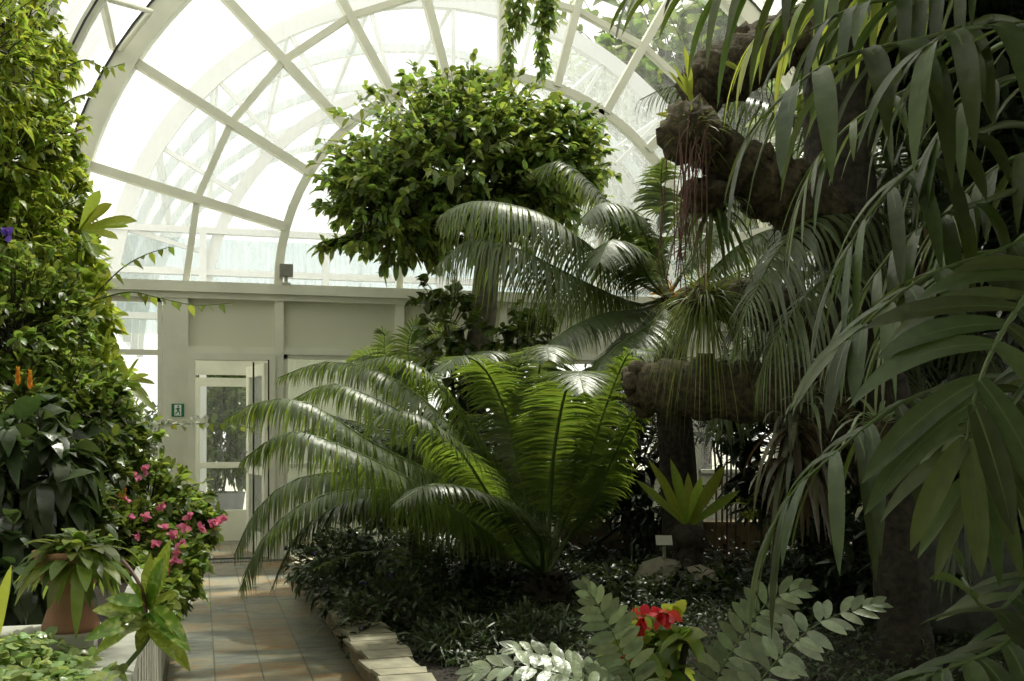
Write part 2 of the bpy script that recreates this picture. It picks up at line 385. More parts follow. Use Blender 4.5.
m = MB(); a = lp(.93); m.tube([(a[0]-.02, a[1], 1.0), (a[0]-.08, a[1], 1.0), (a[0]-.08, a[1], 1.25), (a[0]-.02, a[1], 1.25)], .012, 8); m.build('door_handle', M['metal'], leafo)
m = MB(); m.box((.765, GY - .102, 0), (.783, GY - .098, 2.35)); m.box((.60, GY + .06, .012), (.62, GY + .1, 2.33)); m.build('gasket', M['black'], d, False)
# drain grate across the threshold
m = MB()
for i in range(26): m.box((-.12 + i*.04, GY - .22, .001), (-.10 + i*.04, GY - .12, .009))
m.box((-.14, GY - .235, .001), (.95, GY - .222, .010)); m.box((-.14, GY - .118, .001), (.95, GY - .105, .010))
tag(m.build('drain_grate', M['metal'], smooth=False), 'narrow metal drain grate across the path before the door', 'grate')

# vestibule and the second door behind the first
VY = GY + 2.3
v = thing('wall_far', 'cream wall of the porch behind the open door', None, (.3, VY, 0), kind='structure')
m = MB(); m.box((-.46, VY, 0), (-.16, VY + .1, 2.9)); m.box((-.46, GY + .12, 0), (-.38, VY, .4)); m.box((.98, VY, 0), (2.4, VY + .1, 2.9)); m.box((-.16, VY, 2.28), (.98, VY + .1, 2.9))
m.box((-.46, VY, 2.9), (2.4, VY + .1, 3.0)); m.box((2.3, GY + .12, 0), (2.4, VY, .4))
for x in (-.44, .45, 1.4, 2.34): m.box((x - .03, GY + .12, 2.9), (x + .03, VY, 2.98))
m.build('porch_shell', M['frame'], v, False)
m = MB(); m.box((-.42, GY + .12, 2.985), (2.36, VY, 2.99)); m.box((2.34, GY + .12, .4), (2.345, VY, 2.9)); m.box((-.425, GY + .12, .4), (-.42, VY, 2.9)); m.build('glass', M['clear'], v, False)
m = MB(); m.box((-.46, GY + .1, -.06), (2.4, VY + .3, 0)); m.build('porch_floor', M['tiles'], v, False)
d = thing('door_2', 'closed cream glazed outer door of the porch', None, (.4, VY, 0), kind='structure')
m = MB()
x0, x1 = -.10, .92
m.box((x0, VY + .02, 0), (x0 + .1, VY + .08, 2.24)); m.box((x1 - .1, VY + .02, 0), (x1, VY + .08, 2.24)); m.box((x0+.1, VY + .02, 2.12), (x1-.1, VY + .08, 2.24))
m.box((x0+.1, VY + .02, .0), (x1-.1, VY + .08, .42)); m.box((x0+.1, VY + .02, 1.0), (x1-.1, VY + .08, 1.08)); m.build('door_leaf', M['frame'], d, False)
m = MB(); m.box((x0+.1, VY + .045, .42), (x1-.1, VY + .052, 2.12)); m.build('glass', M['clear'], d, False)

# fan window in the gable
fw = thing('window_1', 'semicircular fan window with radial glazing bars in the end gable', None, (GX, GY, GZ), kind='structure')
m = MB(); arcbar(m, R3, 0, 180, 49, GY, .22, .24); m.build('arch_frame', M['frame'], fw, False)
m = MB(); arcbar(m, R3 + .13, 0, 180, 49, GY - .125, .012, .025); m.build('gasket', M['black'], fw, False)
m = MB(); arcbar(m, R1, 0, 180, 37, GY, .10, .10); m.build('ring_bar', M['frame'], fw, False)
m = MB()
for k in range(12):
    a0, a1 = math.radians(15*k), math.radians(15*(k+1))
    m.bar((GX + R2*math.cos(a0), GY, GZ + R2*math.sin(a0)), (GX + R2*math.cos(a1), GY, GZ + R2*math.sin(a1)), .10, .075, up=(math.cos(a0+.13), 0, math.sin(a0+.13)))
m.build('ring_bar', M['frame'], fw, False)
for k in range(1, 12):
    a0 = math.radians(15*k); m = MB()
    m.bar((GX + R1*math.cos(a0), GY-.01, GZ + R1*math.sin(a0)), (GX + R3*math.cos(a0), GY-.01, GZ + R3*math.sin(a0)), .10, .12, up=(0, 1, 0)); m.build('radial_bar', M['frame'], fw, False)
m = MB()
for x in (2.34, 4.95): m.box((x - .04, GY - .05, GZ), (x + .04, GY + .05, GZ + math.sqrt(R1**2 - (x-GX)**2)))
m.build('mullion', M['frame'], fw, False)
m = MB(); P = arc(R3 + .02, 0, 180, 49, GY + .02); m.add(np.concatenate([P, [[GX, GY + .02, GZ]]]), [(i, i+1, 49) for i in range(48)]); m.build('glass', M['glass'], fw, False)

# vault
ce = thing('ceiling', 'glazed barrel vault of cream ribs and pale panes', None, (GX, 5, GZ), kind='structure')
RV = R3 + .18
ribY = [GY - .15 - 1.5*k for k in range(12)]
for k, y in enumerate(ribY[1:]):
    m = MB(); arcbar(m, RV - .02, 0, 180, 49, y, .16 if k % 2 else .09, .16 if k % 2 else .10); m.build('rib', M['frame'], ce, False)
m = MB()
for y in ribY[1:]: arcbar(m, RV - .02, 0, 180, 49, y - .085, .012, .02)
m.build('gasket', M['black'], ce, False)
m = MB()
for k in range(0, 13):
    a0 = math.radians(15*k); m.bar((GX + RV*math.cos(a0), YB, GZ + RV*math.sin(a0)), (GX + RV*math.cos(a0), GY, GZ + RV*math.sin(a0)), .06, .06, up=(math.cos(a0), 0, math.sin(a0)))
m.build('purlin', M['frame'], ce, False)
YS = .5  # below this y an unseen opaque roof is added to cut light
for nm_, mt_, ya, yb in (('glass', 'vault_glass', YS, GY), ('light_blocking_roof', 'panel', YB, YS)):
    m = MB(); n = 49; a = arc(RV + .05, 0, 180, n, ya); b_ = arc(RV + .05, 0, 180, n, yb)
    m.add(np.concatenate([a, b_]), [(i, i+1, n+i+1, n+i) for i in range(n-1)]); m.build(nm_, M[mt_], ce)
# tubular braces seen against the vault at the left
m = MB()
for k, y in enumerate(ribY[:3]):
    a0, a1 = math.radians(150), math.radians(146)
    m.tube([(GX + (RV-.1)*math.cos(a0), y, GZ + (RV-.1)*math.sin(a0)), (GX + (RV-.3)*math.cos(a1), y - .75, GZ + (RV-.3)*math.sin(a1)), (GX + (RV-.1)*math.cos(a0), y - 1.5, GZ + (RV-.1)*math.sin(a0))], .03, 8)
m.build('brace', M['frame'], ce)
# side walls: low masonry, glazing above; rear wall: solid
for nm, x, s_ in (('wall_left', XL, -1), ('wall_right', XR, 1)):
    t = thing(nm, None, None, (x, 5, 0), kind='structure')
    m = MB(); m.box((min(x, x + s_*.12), YB, 0), (max(x, x + s_*.12), GY, .8)); m.build('plinth', M['panel'], t, False)
    m = MB()
    for y in ribY: m.box((x - .05, y - .05, .8), (x + .05, y + .05, GZ))
    m.box((x - .06, YB, GZ - .06), (x + .06, GY - .15, GZ + .06)); m.build('post', M['frame'], t, False)
    m = MB(); m.box((x - .004, YB, .8), (x + .004, GY, GZ)); m.build('glass', M['vault_glass' if s_ < 0 else 'clear'], t, False)
t = thing('wall_front', None, None, (GX, YB, 0), kind='structure')  # unseen wall behind the camera, made solid to keep light out
m = MB(); m.box((XL, YB - .1, 0), (XR, YB, GZ)); m.build('panel', M['panel'], t, False)
m = MB(); P = arc(RV, 0, 180, 49, YB - .02); m.add(np.concatenate([P, [[GX, YB - .02, GZ]]]), [(i, i+1, 49) for i in range(48)]); m.build('gable_panel', M['panel'], t, False)

# neighbouring glasshouse seen through the fan window
ng = thing('glasshouse', 'white ribbed glasshouse standing behind the fan window', 'glasshouse', (GX, GY + 3.2, 0))
NX, NZ, NR = GX + .1, 3.1, 5.0
for k in range(5):
    m = MB(); arcbar(m, NR, 0, 180, 41, GY + 3.2 + 2.2*k, .12, .24 if k == 0 else .14, NX, NZ); m.build('arch_rib', M['outframe'], ng, False)
m = MB(); arcbar(m, NR - 1.3, 0, 180, 41, GY + 3.2, .10, .16, NX, NZ)
for k in range(1, 12):
    a0 = math.radians(15*k); m.bar((NX + (NR-1.3)*math.cos(a0), GY+3.2, NZ + (NR-1.3)*math.sin(a0)), (NX + NR*math.cos(a0), GY+3.2, NZ + NR*math.sin(a0)), .06, .08, up=(0, 1, 0))
m.build('gable_bar', M['outframe'], ng, False)
for k in range(1, 12):
    a0 = math.radians(15*k); m = MB()
    m.bar((NX + NR*math.cos(a0), GY+3.2, NZ + NR*math.sin(a0)), (NX + NR*math.cos(a0), GY+12, NZ + NR*math.sin(a0)), .07, .10, up=(math.cos(a0), 0, math.sin(a0))); m.build('purlin', M['outframe'], ng, False)
m = MB()
for z in (3.1, 3.75, 4.35): m.box((NX - NR - 3, GY + 3.1, z), (NX + NR + 3, GY + 3.25, z + .09))
for x in np.arange(NX - NR - 2.2, NX + NR + 3, 1.75): m.box((x - .05, GY + 3.08, 0), (x + .05, GY + 3.22, 4.35))
m.build('wall_bar', M['outframe'], ng, False)
m = MB(); P = arc(NR, 0, 180, 41, GY + 3.3, NX, NZ); m.add(np.concatenate([P, [[NX, GY + 3.3, NZ]]]), [(i, i+1, 41) for i in range(40)]); m.box((NX - NR - 3, GY + 3.28, 2.9), (NX + NR + 3, GY + 3.29, 4.3)); m.build('end_glass', M['out_glass'], ng, False)
m = MB(); n = 41; a = arc(NR + .05, 0, 180, n, GY + 3.3, NX, NZ); b_ = arc(NR + .05, 0, 180, n, GY + 12, NX, NZ)
m.add(np.concatenate([a, b_]), [(i, i+1, n+i+1, n+i) for i in range(n-1)]); m.build('glass', M['out_glass'], ng)

# exit sign on the wide post left of the door
def sign():
    x, z = -.245, 1.755; w_, h_ = .14, .15; y = GY - .075
    t = thing('exit_sign', 'small green sign with a white running figure on the wide cream post', 'sign', (x, y, z))
    m = MB(); m.box((x - w_/2, y - .008, z - h_/2), (x + w_/2, y + .004, z + h_/2)); m.build('panel', M['signgreen'], t, False)
    m = MB(); yy = y - .009
    m.box((x - .038, yy - .001, z - .062), (x + .038, yy, z + .062))
    m.build('doorway_symbol', M['signwhite'], t, False)
    m = MB(); k = lambda u, v_: (x + u, yy - .003, z + v_)
    for a_, b_, ww in ((k(-.002, .028), k(.004, -.006), .022), (k(.004, -.006), k(-.014, -.03), .012), (k(-.014, -.03), k(-.03, -.045), .011), (k(.004, -.006), k(.022, -.026), .012), (k(.022, -.026), k(.018, -.052), .011), (k(0, .024), k(.026, .014), .009), (k(-.002, .024), k(-.026, .008), .009)):
        m.bar(a_, b_, .003, ww, up=(0, 0, 1) if abs(a_[0]-b_[0]) > abs(a_[2]-b_[2]) else (1, 0, 0))
    m.blob(k(.006, .044), (.011, .003, .011), 6, 0); m.build('running_figure', M['signgreen'], t, False)
sign()
# floodlight box on the sill
p = at(286, 272, 12.95)
t = thing('floodlight', 'small grey box floodlight standing on the sill above the panels', 'lamp', (p[0], GY - .1, GZ + .02))
m = MB(); m.box((p[0]-.075, GY - .2, GZ + .10), (p[0]+.075, GY - .05, GZ + .25)); m.build('housing', M['metal'], t, False)
m = MB(); m.box((p[0]-.065, GY - .206, GZ + .11), (p[0]+.065, GY - .2, GZ + .24)); m.build('lens', M['steel'], t, False)
m = MB(); m.box((p[0]-.02, GY - .14, GZ + .02), (p[0]+.02, GY - .09, GZ + .10)); m.box((p[0]-.05, GY - .16, GZ + .02), (p[0]+.05, GY - .07, GZ + .04)); m.build('bracket', M['white'], t, False)

# stone kerb right of the path
kb = thing('stone_kerb', 'low kerb with rough slate cap stones along the right side of the path', 'kerb', (1.07, 5, 0))
m = MB(); m.box((.97, YB, 0), (1.16, GY - 1.3, .16)); m.build('kerb_wall', M['wallstone'], kb, False)
y = 4.6
while y < GY - 1.5:
    l = rs.uniform(.16, .34); m = MB()
    for k in range(2):
        o1, o2 = rs.uniform(-.02, .02, 2); z0 = .16 + k * .022
        xa, xb = .93 + o1, 1.22 + o2
        V = [(xa, y+rs.uniform(0,.02), z0), (xb, y+rs.uniform(0,.02), z0), (xb+rs.uniform(-.03,.03), y+l-.005, z0), (xa+rs.uniform(-.03,.02), y+l-.005, z0)]
        V += [(a[0], a[1], z0 + .021) for a in V]
        m.add(V, [(0,3,2,1),(4,5,6,7),(0,1,5,4),(1,2,6,5),(2,3,7,6),(3,0,4,7)])
    m.build('cap_stone', M['stone'], kb, False); y += l

# raised white planter left of the path
PT = .77
pl = thing('raised_planter', 'white painted raised planter wall along the left side of the path', 'planter', (-.25, 5, 0))
m = MB(); m.box((-.30, 1.5, 0), (-.23, 9.3, PT - .05))
for yy in np.arange(1.6, 9.3, .22): m.box((-.235, yy, .03), (-.215, yy + .12, PT - .055))
m.build('side_wall', M['white'], pl, False)
m = MB(); m.box((-.345, 1.5, PT - .05), (-.205, 9.3, PT)); m.build('coping', M['white'], pl, False)
m = MB(); m.box((XL + .13, 1.5, .0), (-.30, 9.3, PT - .10)); m.box((XL + .13, 1.5, .66), (-.345, 4.09, .762)); m.build('soil', M['soil'], pl, False)
m = MB(); m.box((XL + .13, 4.10, .6), (-.365, 4.34, .80)); m.box((XL+.13, 4.08, .785), (-.355, 4.36, .828)); 
tag(m.build('stone_ledge', M['white'], smooth=False), 'white ledge crossing the planter under the terracotta pot', 'ledge')

# ================================================================= PLANT GENERATORS
def unit(v): v = np.asarray(v, float); return v / (np.linalg.norm(v, axis=-1, keepdims=True) + 1e-9)
def spline(ctrl, n=40):
    P = np.array(ctrl, float); K = len(P)
    if K == 2: t = np.linspace(0, 1, n)[:, None]; return P[0] * (1 - t) + P[1] * t
    E = np.concatenate([[2*P[0]-P[1]], P, [2*P[-1]-P[-2]]])
    out = []; t = np.linspace(0, K - 1 - 1e-6, n)
    for u in t:
        i = int(u); f = u - i; a, b, c, d_ = E[i:i+4]
        out.append(.5*((2*b) + (-a+c)*f + (2*a-5*b+4*c-d_)*f*f + (-a+3*b-3*c+d_)*f**3))
    return np.array(out)
def bezier3(a, b, c, n=30):
    t = np.linspace(0, 1, n)[:, None]; return (1-t)**2*np.array(a) + 2*t*(1-t)*np.array(b) + t*t*np.array(c)
def frond(parent, pts, n=60, ll=.32, lw=.018, ang=70, droop=.15, vee=.25, mat='cycad', stem='stem', r0=.016, start=.18, seg=4, prof=STRAP, fold=.0, rnd=None, name='frond', upv=None, shape=None, jit=.04, label=None, tipang=25, curl=0, midrib=0):
    """a pinnate frond: rachis through pts, n leaflet pairs"""
    rnd = rnd or rs
    P = np.array(pts, float); s = np.concatenate([[0], np.cumsum(np.linalg.norm(np.diff(P, axis=0), axis=1))]); s /= s[-1]
    mb = MB(); k = max(8, min(16, len(P))); ti = np.linspace(0, 1, k)
    Pi = np.stack([np.interp(ti, s, P[:, j]) for j in range(3)], 1)
    mb.tube(Pi, r0 * (1 - .8*ti), 6, m=1)
    t = np.linspace(start, .995, n) + rnd.uniform(-.3, .3, n) * (1 - start) / n
    t = np.clip(t, 0, 1)
    Q = np.stack([np.interp(t, s, P[:, j]) for j in range(3)], 1)
    T = unit(np.stack([np.interp(t, s, np.gradient(P[:, j])) for j in range(3)], 1))
    Z = np.array([0, 0, 1.]) if upv is None else np.array(upv, float)
    Sd = unit(np.cross(T, Z)); U = unit(np.cross(Sd, T))
    u = (t - start) / (1 - start)
    if shape is None: prof_l = np.interp(u, [0, .12, .35, .7, .9, 1], [.35, .75, 1, .85, .5, .2])
    else: prof_l = np.interp(u, shape[0], shape[1])
    an = np.radians(ang + (tipang - ang) * np.clip((u - .55) / .45, 0, 1) ** 1.5)
    for sgn in (-1, 1):
        a = an + rnd.uniform(-jit, jit, n)*2
        D = np.cos(a)[:, None]*T + np.sin(a)[:, None]*(sgn*Sd*math.cos(vee) + U*math.sin(vee)) + rnd.uniform(-jit, jit, (n, 3))
        N = U*math.cos(vee) - sgn*Sd*math.sin(vee)
        Q_ = Q + rnd.uniform(-.002, .002, (n, 3)); L_ = ll*prof_l*rnd.uniform(.85, 1.12, n); dr_ = droop*rnd.uniform(.6, 1.4, n)
        mb.rib(Q_, D, N, L_, lw*(.4+.6*prof_l), dr_, curl=curl, prof=prof, m=seg, fold=fold)
        if midrib:
            for o_ in (.0012, -.0012): mb.rib(Q_ + unit(N)*o_, D, N, L_*.96, midrib, dr_, curl=curl, prof=GRASS, m=seg, mat=1)
    return mb.build(name, [M[mat], M[stem]], parent, label=label)

def leaves_on(mb, path, n, L, W, rnd, t0=.3, spread=1.0, up=.2, droop=.3, prof=OVAL, fold=.15, seg=4, mat=0, lj=.3, out=None, pet=0):
    P = np.array(path, float); t = rnd.uniform(t0, 1, n); K = len(P) - 1
    i = np.minimum((t*K).astype(int), K-1); f = (t*K - i)[:, None]
    Q = P[i]*(1-f) + P[i+1]*f; T = unit(P[i+1] - P[i])
    R = unit(rnd.normal(size=(n, 3))); D = unit(T*.6 + R*spread + np.array([0, 0, up]))
    if out is not None: D = unit(D + np.array(out)*.5)
    N = unit(np.array([0, 0, 1.]) + rnd.normal(size=(n, 3))*.35)
    Q = Q + D*pet
    mb.rib(Q, D, N, L*rnd.uniform(1-lj, 1+lj, n), W*rnd.uniform(1-lj, 1+lj, n), droop*rnd.uniform(.2, 1.6, n), prof=prof, m=seg, fold=fold, mat=mat)

def inside(e, y=True):
    e = np.array(e, float); v = e - np.array([GX, e[1], GZ]); lim = RV - .28
    if v[2] > 0:
        k = np.linalg.norm(v)
        if k > lim: v *= lim / k
    v[0] = np.clip(v[0], -lim, lim); e = v + np.array([GX, e[1], GZ]); e[1] = min(e[1], GY - .3); return e
def bush(t, blobs, twigs, per, L, W, leaf, bark='darkstem', seed=1, root=None, surf=.55, up=.15, droop=.3, prof=OVAL, tr=.006, spread=1.0, t0=.35, fold=.15, seg=4, name='foliage', nbranch=True, keep=True):
    """foliage on twigs filling ellipsoids; blobs = [(centre, radii, weight)]"""
    rnd = np.random.RandomState(seed); lv = MB(); br = MB()
    wts = np.array([b[2] for b in blobs], float); wts /= wts.sum()
    if root is not None:
        for c, r, _ in blobs:
            mid = (np.array(root)*.45 + np.array(c)*.55) + rnd.normal(size=3)*.05
            br.tube(bezier3(root, mid, c, 8), np.linspace(tr*5, tr*2, 8), 6)
    for k in range(twigs):
        c, r, _ = blobs[rnd.choice(len(blobs), p=wts)]; c = np.array(c, float); r = np.array(r, float)*np.ones(3)
        d_ = unit(rnd.normal(size=3)); e = c + d_*r*(surf + (1.08 - surf)*rnd.rand()**.6)
        if keep: e = inside(e)
        st = c + (e - c)*rnd.uniform(.15, .5) - np.array([0, 0, r[2]*.12])
        mid = (st + e)/2 + rnd.normal(size=3)*.06*r
        pth = bezier3(st, mid, e, 6); br.tube(pth, np.linspace(tr, tr*.35, 6), 4, cap=False)
        leaves_on(lv, pth, per, L, W, rnd, t0, spread, up, droop, prof, fold, seg, out=d_)
    if nbranch: br.build('branches', M[bark], t)
    return lv.build(name, M[leaf], t)

def rosette(t, c, n, L, W, e0=60, e1=10, mat='yellowgreen', seed=1, droop=.5, prof=STRAP, seg=6, fold=.2, name='leaves', axis=None, azr=(0, 360), lj=.2):
    rnd = np.random.RandomState(seed); mb = MB(); az = np.radians(rnd.uniform(azr[0], azr[1], n)); el = np.radians(rnd.uniform(e1, e0, n))
    D = np.stack([np.cos(el)*np.cos(az), np.cos(el)*np.sin(az), np.sin(el)], 1)
    if axis is not None: D = unit(D + np.array(axis))
    N = unit(np.array([0, 0, 1.])*np.cos(el)[:, None] - np.stack([np.cos(az), np.sin(az), 0*az], 1)*np.sin(el)[:, None])
    c = np.array(c, float)
    mb.rib(c + D*.01, D, N, L*rnd.uniform(1-lj, 1+lj, n), W*rnd.uniform(.8, 1.15, n), droop*rnd.uniform(.5, 1.4, n), prof=prof, m=seg, fold=fold)
    return mb.build(name, M[mat], t)

def flowers(t, spots, r, mat, seed=3, n=7, name='flower'):
    rnd = np.random.RandomState(seed)
    for c in spots:
        mb = MB(); D = unit(rnd.normal(size=(n, 3)) + np.array([0, -.4, .3])); N = unit(rnd.normal(size=(n, 3)))
        mb.rib(np.array(c) + D*.002, D, N, r*rnd.uniform(.7, 1.2, n), r*.8, .1, prof=OVAL, m=3, fold=.2); mb.build(name, M[mat], t)

# ================================================================= BIG CYCAD IN THE MIDDLE
c0 = at(547, 574, 8.8)
cyc = thing('cycad', 'large cycad with long arching glossy fronds in the middle of the bed', 'palm', (c0[0], c0[1], .12))
rnd = np.random.RandomState(11)
m = MB(); hz = c0[2] - .1
m.tube([(c0[0], c0[1], .08), (c0[0]+.01, c0[1], .2), (c0[0], c0[1], .32), (c0[0], c0[1], c0[2]+.03)], [.19, .2, .18, .12], 18, jag=.13)
for k in range(90):
    a = rnd.uniform(0, 2*PI); z = rnd.uniform(.14, c0[2]); d_ = np.array([math.cos(a), math.sin(a), .6])
    m.rib([np.array([c0[0]+.17*math.cos(a), c0[1]+.17*math.sin(a), z])], [d_], [[0, 0, 1.]], .08, .05, 0, m=2, prof=LANCE, fold=.3)
m.build('trunk', M['bark'], cyc)
m = MB()
a = rnd.uniform(0, 2*PI, 14); D = np.stack([.22*np.cos(a), .22*np.sin(a), np.ones(14)], 1)
m.rib(np.tile(c0, (14, 1)), D, D + np.array([1, 0, 0]), rnd.uniform(.2, .45, 14), .03, 0, m=3, prof=LANCE, fold=.4); m.build('dry_leaf_base', M['cane'], cyc, label='tan dry upright leaf bases in the crown')
def cyfr(pts, **kw):
    k = dict(n=140, ll=.34, lw=.024, tipang=42, droop=.28, vee=.1, r0=.022, start=.2, rnd=rnd); k.update(kw)
    return frond(cyc, spline([c0 + rnd.uniform(-.04, .04, 3)] + path_at(pts), 40), **k)
# left fan
cyfr([(500,525,8.6),(440,478,8.3),(372,443,8.0),(310,404,7.8),(262,401,7.7),(224,420,7.7)], ang=80, droop=1.1, ll=.31, vee=-.15)
cyfr([(505,543,8.4),(464,516,8.1),(411,481,7.8),(353,451,7.5),(289,432,7.3),(240,462,7.2)], ang=80, droop=1.1, ll=.31, vee=-.15)
cyfr([(510,520,8.8),(460,460,8.7),(410,418,8.6),(360,392,8.5),(327,384,8.5),(292,400,8.5)], ang=80, droop=.9, ll=.31, vee=-.1)
cyfr([(515,515,9.1),(470,450,9.2),(430,405,9.3),(380,372,9.3),(325,362,9.3),(278,378,9.3)], ang=80, droop=.8, ll=.31, vee=-.1)
cyfr([(520,510,8.9),(485,455,8.7),(455,405,8.6),(425,372,8.5),(390,357,8.4),(352,366,8.3)], ang=78, droop=.6)
cyfr([(525,555,8.3),(487,492,7.9),(457,447,7.5),(418,416,7.3),(385,413,7.2),(362,436,7.2)], ang=78, droop=.7)
# upright ones
cyfr([(533,540,8.8),(523,488,8.8),(508,420,8.7),(487,372,8.5),(462,356,8.2),(438,372,8.0)], ang=80, droop=.3, ll=.42)
cyfr([(549,528,8.7),(552,470,8.5),(560,415,8.2),(570,378,7.9),(578,372,7.5),(584,392,7.2)], ang=80, droop=.3, ll=.40)
cyfr([(545,530,9.0),(541,470,9.0),(538,400,9.0),(541,356,8.9),(547,345,8.6),(549,360,8.3)], ang=85, droop=.5, ll=.44, mat='cycad2', tipang=60)
cyfr([(535,530,9.2),(520,470,9.3),(508,400,9.3),(500,362,9.2),(490,351,8.9),(476,362,8.6)], ang=85, droop=.5, ll=.44, mat='cycad2', tipang=60)
cyfr([(560,530,8.8),(579,488,8.7),(598,430,8.6),(612,390,8.5),(630,352,8.4),(655,352,8.2)], ang=80, droop=.4, ll=.40)
cyfr([(566,540,8.8),(587,515,8.6),(610,465,8.4),(632,420,8.3),(655,395,8.2),(680,395,8.0)], ang=78, droop=.4, ll=.36)
cyfr([(555,540,9.1),(570,490,9.4),(588,420,9.7),(606,360,9.7),(622,335,9.7),(645,335,9.5)], ang=80, droop=.4, ll=.38)
# low drooping ones at the left
cyfr([(500,532,8.8),(440,495,8.9),(370,474,8.9),(300,478,8.8),(258,508,8.7),(234,556,8.6)], ang=80, droop=.9, ll=.31, vee=-.1)
cyfr([(500,545,8.6),(440,510,8.6),(370,488,8.5),(305,503,8.4),(262,540,8.4),(240,590,8.3)], ang=80, droop=.9, ll=.31, vee=-.1)
cyfr([(500,552,8.4),(450,520,8.4),(390,498,8.4),(340,505,8.3),(298,535,8.3),(272,588,8.3)], ang=75, droop=.55, ll=.32, mat='olive')
cyfr([(515,540,9.2),(470,500,9.6),(420,455,10.0),(365,425,10.3),(320,415,10.5)], ang=75, droop=.4, ll=.34)
cyfr([(540,540,8.2),(510,510,7.7),(470,490,7.3),(430,485,7.0),(395,505,6.8)], ang=75, droop=.5, ll=.3, mat='olive')
# fronds going away from the camera
for az, e0, Lg in ((55, 70, 2.3), (85, 58, 2.4), (115, 66, 2.3), (140, 55, 2.4)):
    a = math.radians(az) - YAW; n_ = 24; tt = np.linspace(0, 1, n_); el = np.radians(e0 - 75*tt**1.6); st = Lg/n_
    hx_ = np.cumsum(np.cos(el))*st; hz_ = np.cumsum(np.sin(el))*st
    pts = np.stack([c0[0] + hx_*math.cos(a), c0[1] + hx_*math.sin(a), c0[2] + hz_], 1)
    frond(cyc, pts, n=100, ll=.36, lw=.022, droop=.3, vee=.1, r0=.02, rnd=rnd)

# ================================================================= SECOND CYCAD BEHIND (tall, feathery)
c1 = at(668, 298, 10.4)
cy2 = thing('cycad', 'tall cycad behind the moss log whose grey green fronds arch towards the round tree', 'palm', (c1[0], c1[1], .12))
m = MB(); m.tube([(c1[0]+.25, c1[1]+.2, .08), (c1[0]+.15, c1[1]+.1, 1.2), (c1[0]+.03, c1[1], 2.2), c1], [.2, .17, .16, .12], 14, jag=.12); m.build('trunk', M['bark'], cy2)
rnd = np.random.RandomState(5)
m = MB()
for k in range(60):
    D = unit(rnd.normal(size=3) + np.array([0, -.3, .8])); m.rib([c1 + D*.05 + rnd.uniform(-.06, .06, 3)], [D], [[1., 0, 0]], rnd.uniform(.06, .16), .03, .1, m=2, prof=LANCE, fold=.3)
m.build('seed_cone', M['orange'], cy2, label='orange brown cone scales in the crown')
def cf2(pts, **kw):
    k = dict(n=150, ll=.42, lw=.022, tipang=40, droop=1.1, vee=-.15, r0=.018, start=.15, mat='cycad2', ang=72, rnd=rnd); k.update(kw)
    return frond(cy2, spline([c1 + rnd.uniform(-.04, .04, 3)] + path_at(pts), 40), **k)
cf2([(625,275,10.2),(590,247,10.0),(545,216,9.8),(500,203,9.6),(465,203,9.5),(440,216,9.4)], ll=.5)
cf2([(640,305,10.2),(600,290,10.0),(560,270,9.8),(515,248,9.6),(470,240,9.5),(438,264,9.4)], ll=.48)
cf2([(650,270,10.4),(622,222,10.4),(595,188,10.4),(562,162,10.4),(534,170,10.4)], ll=.42, droop=.6)
cf2([(655,262,10.3),(640,225,10.2),(620,206,10.0),(600,204,9.8),(582,220,9.6)], ll=.42, droop=.6)
cf2([(661,250,10.4),(662,210,10.4),(661,175,10.4),(664,158,10.2)], ll=.4, droop=.5, stem='redstem')
cf2([(650,280,10.0),(632,250,9.8),(612,240,9.5),(600,262,9.2)], ll=.38, droop=.5)
cf2([(690,262,10.4),(715,225,10.4),(745,200,10.4),(780,200,10.4)], ll=.42, droop=.5)
cf2([(700,280,10.3),(740,245,10.2),(780,228,10.1),(830,240,10.0)], ll=.42, droop=.5)
cf2([(700,292,10.5),(745,270,10.6),(800,262,10.7),(850,285,10.8)], ll=.42, droop=.6)
cf2([(640,310,10.0),(600,315,9.6),(560,335,9.3),(540,370,9.1)], ll=.36, droop=.5)
cf2([(690,255,10.8),(700,205,11.2),(730,170,11.5),(760,165,11.8)], ll=.42, droop=.5)
cf2([(655,320,9.8),(625,340,9.4),(600,365,9.1),(585,400,8.9)], ll=.36, droop=.5, mat='cycad')

# ================================================================= ROUND-CROWNED TREE
tb = at(478, 560, 11.6); tb[2] = .12
ft = thing('ficus_tree', 'tall tree with a dense round clipped crown of glossy oval leaves', 'tree', tb)
m = MB(); T = spline([tb, at(470, 420, 11.6), at(480, 340, 11.6), at(487, 265, 11.6), at(486, 200, 11.6)], 22)
m.tube(T, np.linspace(.17, .12, 22), 16, jag=.06)
for e in ((400,150),(440,110),(540,110),(560,170),(480,90)): m.tube(bezier3(T[-2], at((486+e[0])/2, 200, 11.6), at(e[0], e[1], 11.6 + rs.uniform(-.6, .6)), 8), np.linspace(.08, .02, 8), 8)
m.build('trunk', plain('smooth_bark', (.13, .115, .075), .85, noise=.45, scale=14, bump=.5), ft)
B = lambda x, y, d, rx, ry, rz, w_=1: (at(x, y, d), (rx, ry, rz), w_)
bush(ft, [B(462,165,11.6,1.42,1.3,1.02,4.5), B(392,212,11.4,.95,.8,.62,1.8), B(540,165,11.6,.82,.8,.7,1.8), B(455,115,11.5,.75,.7,.45,1), B(375,180,11.5,.5,.5,.5,.8), B(560,130,11.5,.5,.5,.4,.5)], 1150, 15, .115, .068, 'ficus_leaf', seed=21, surf=.4, droop=.4)
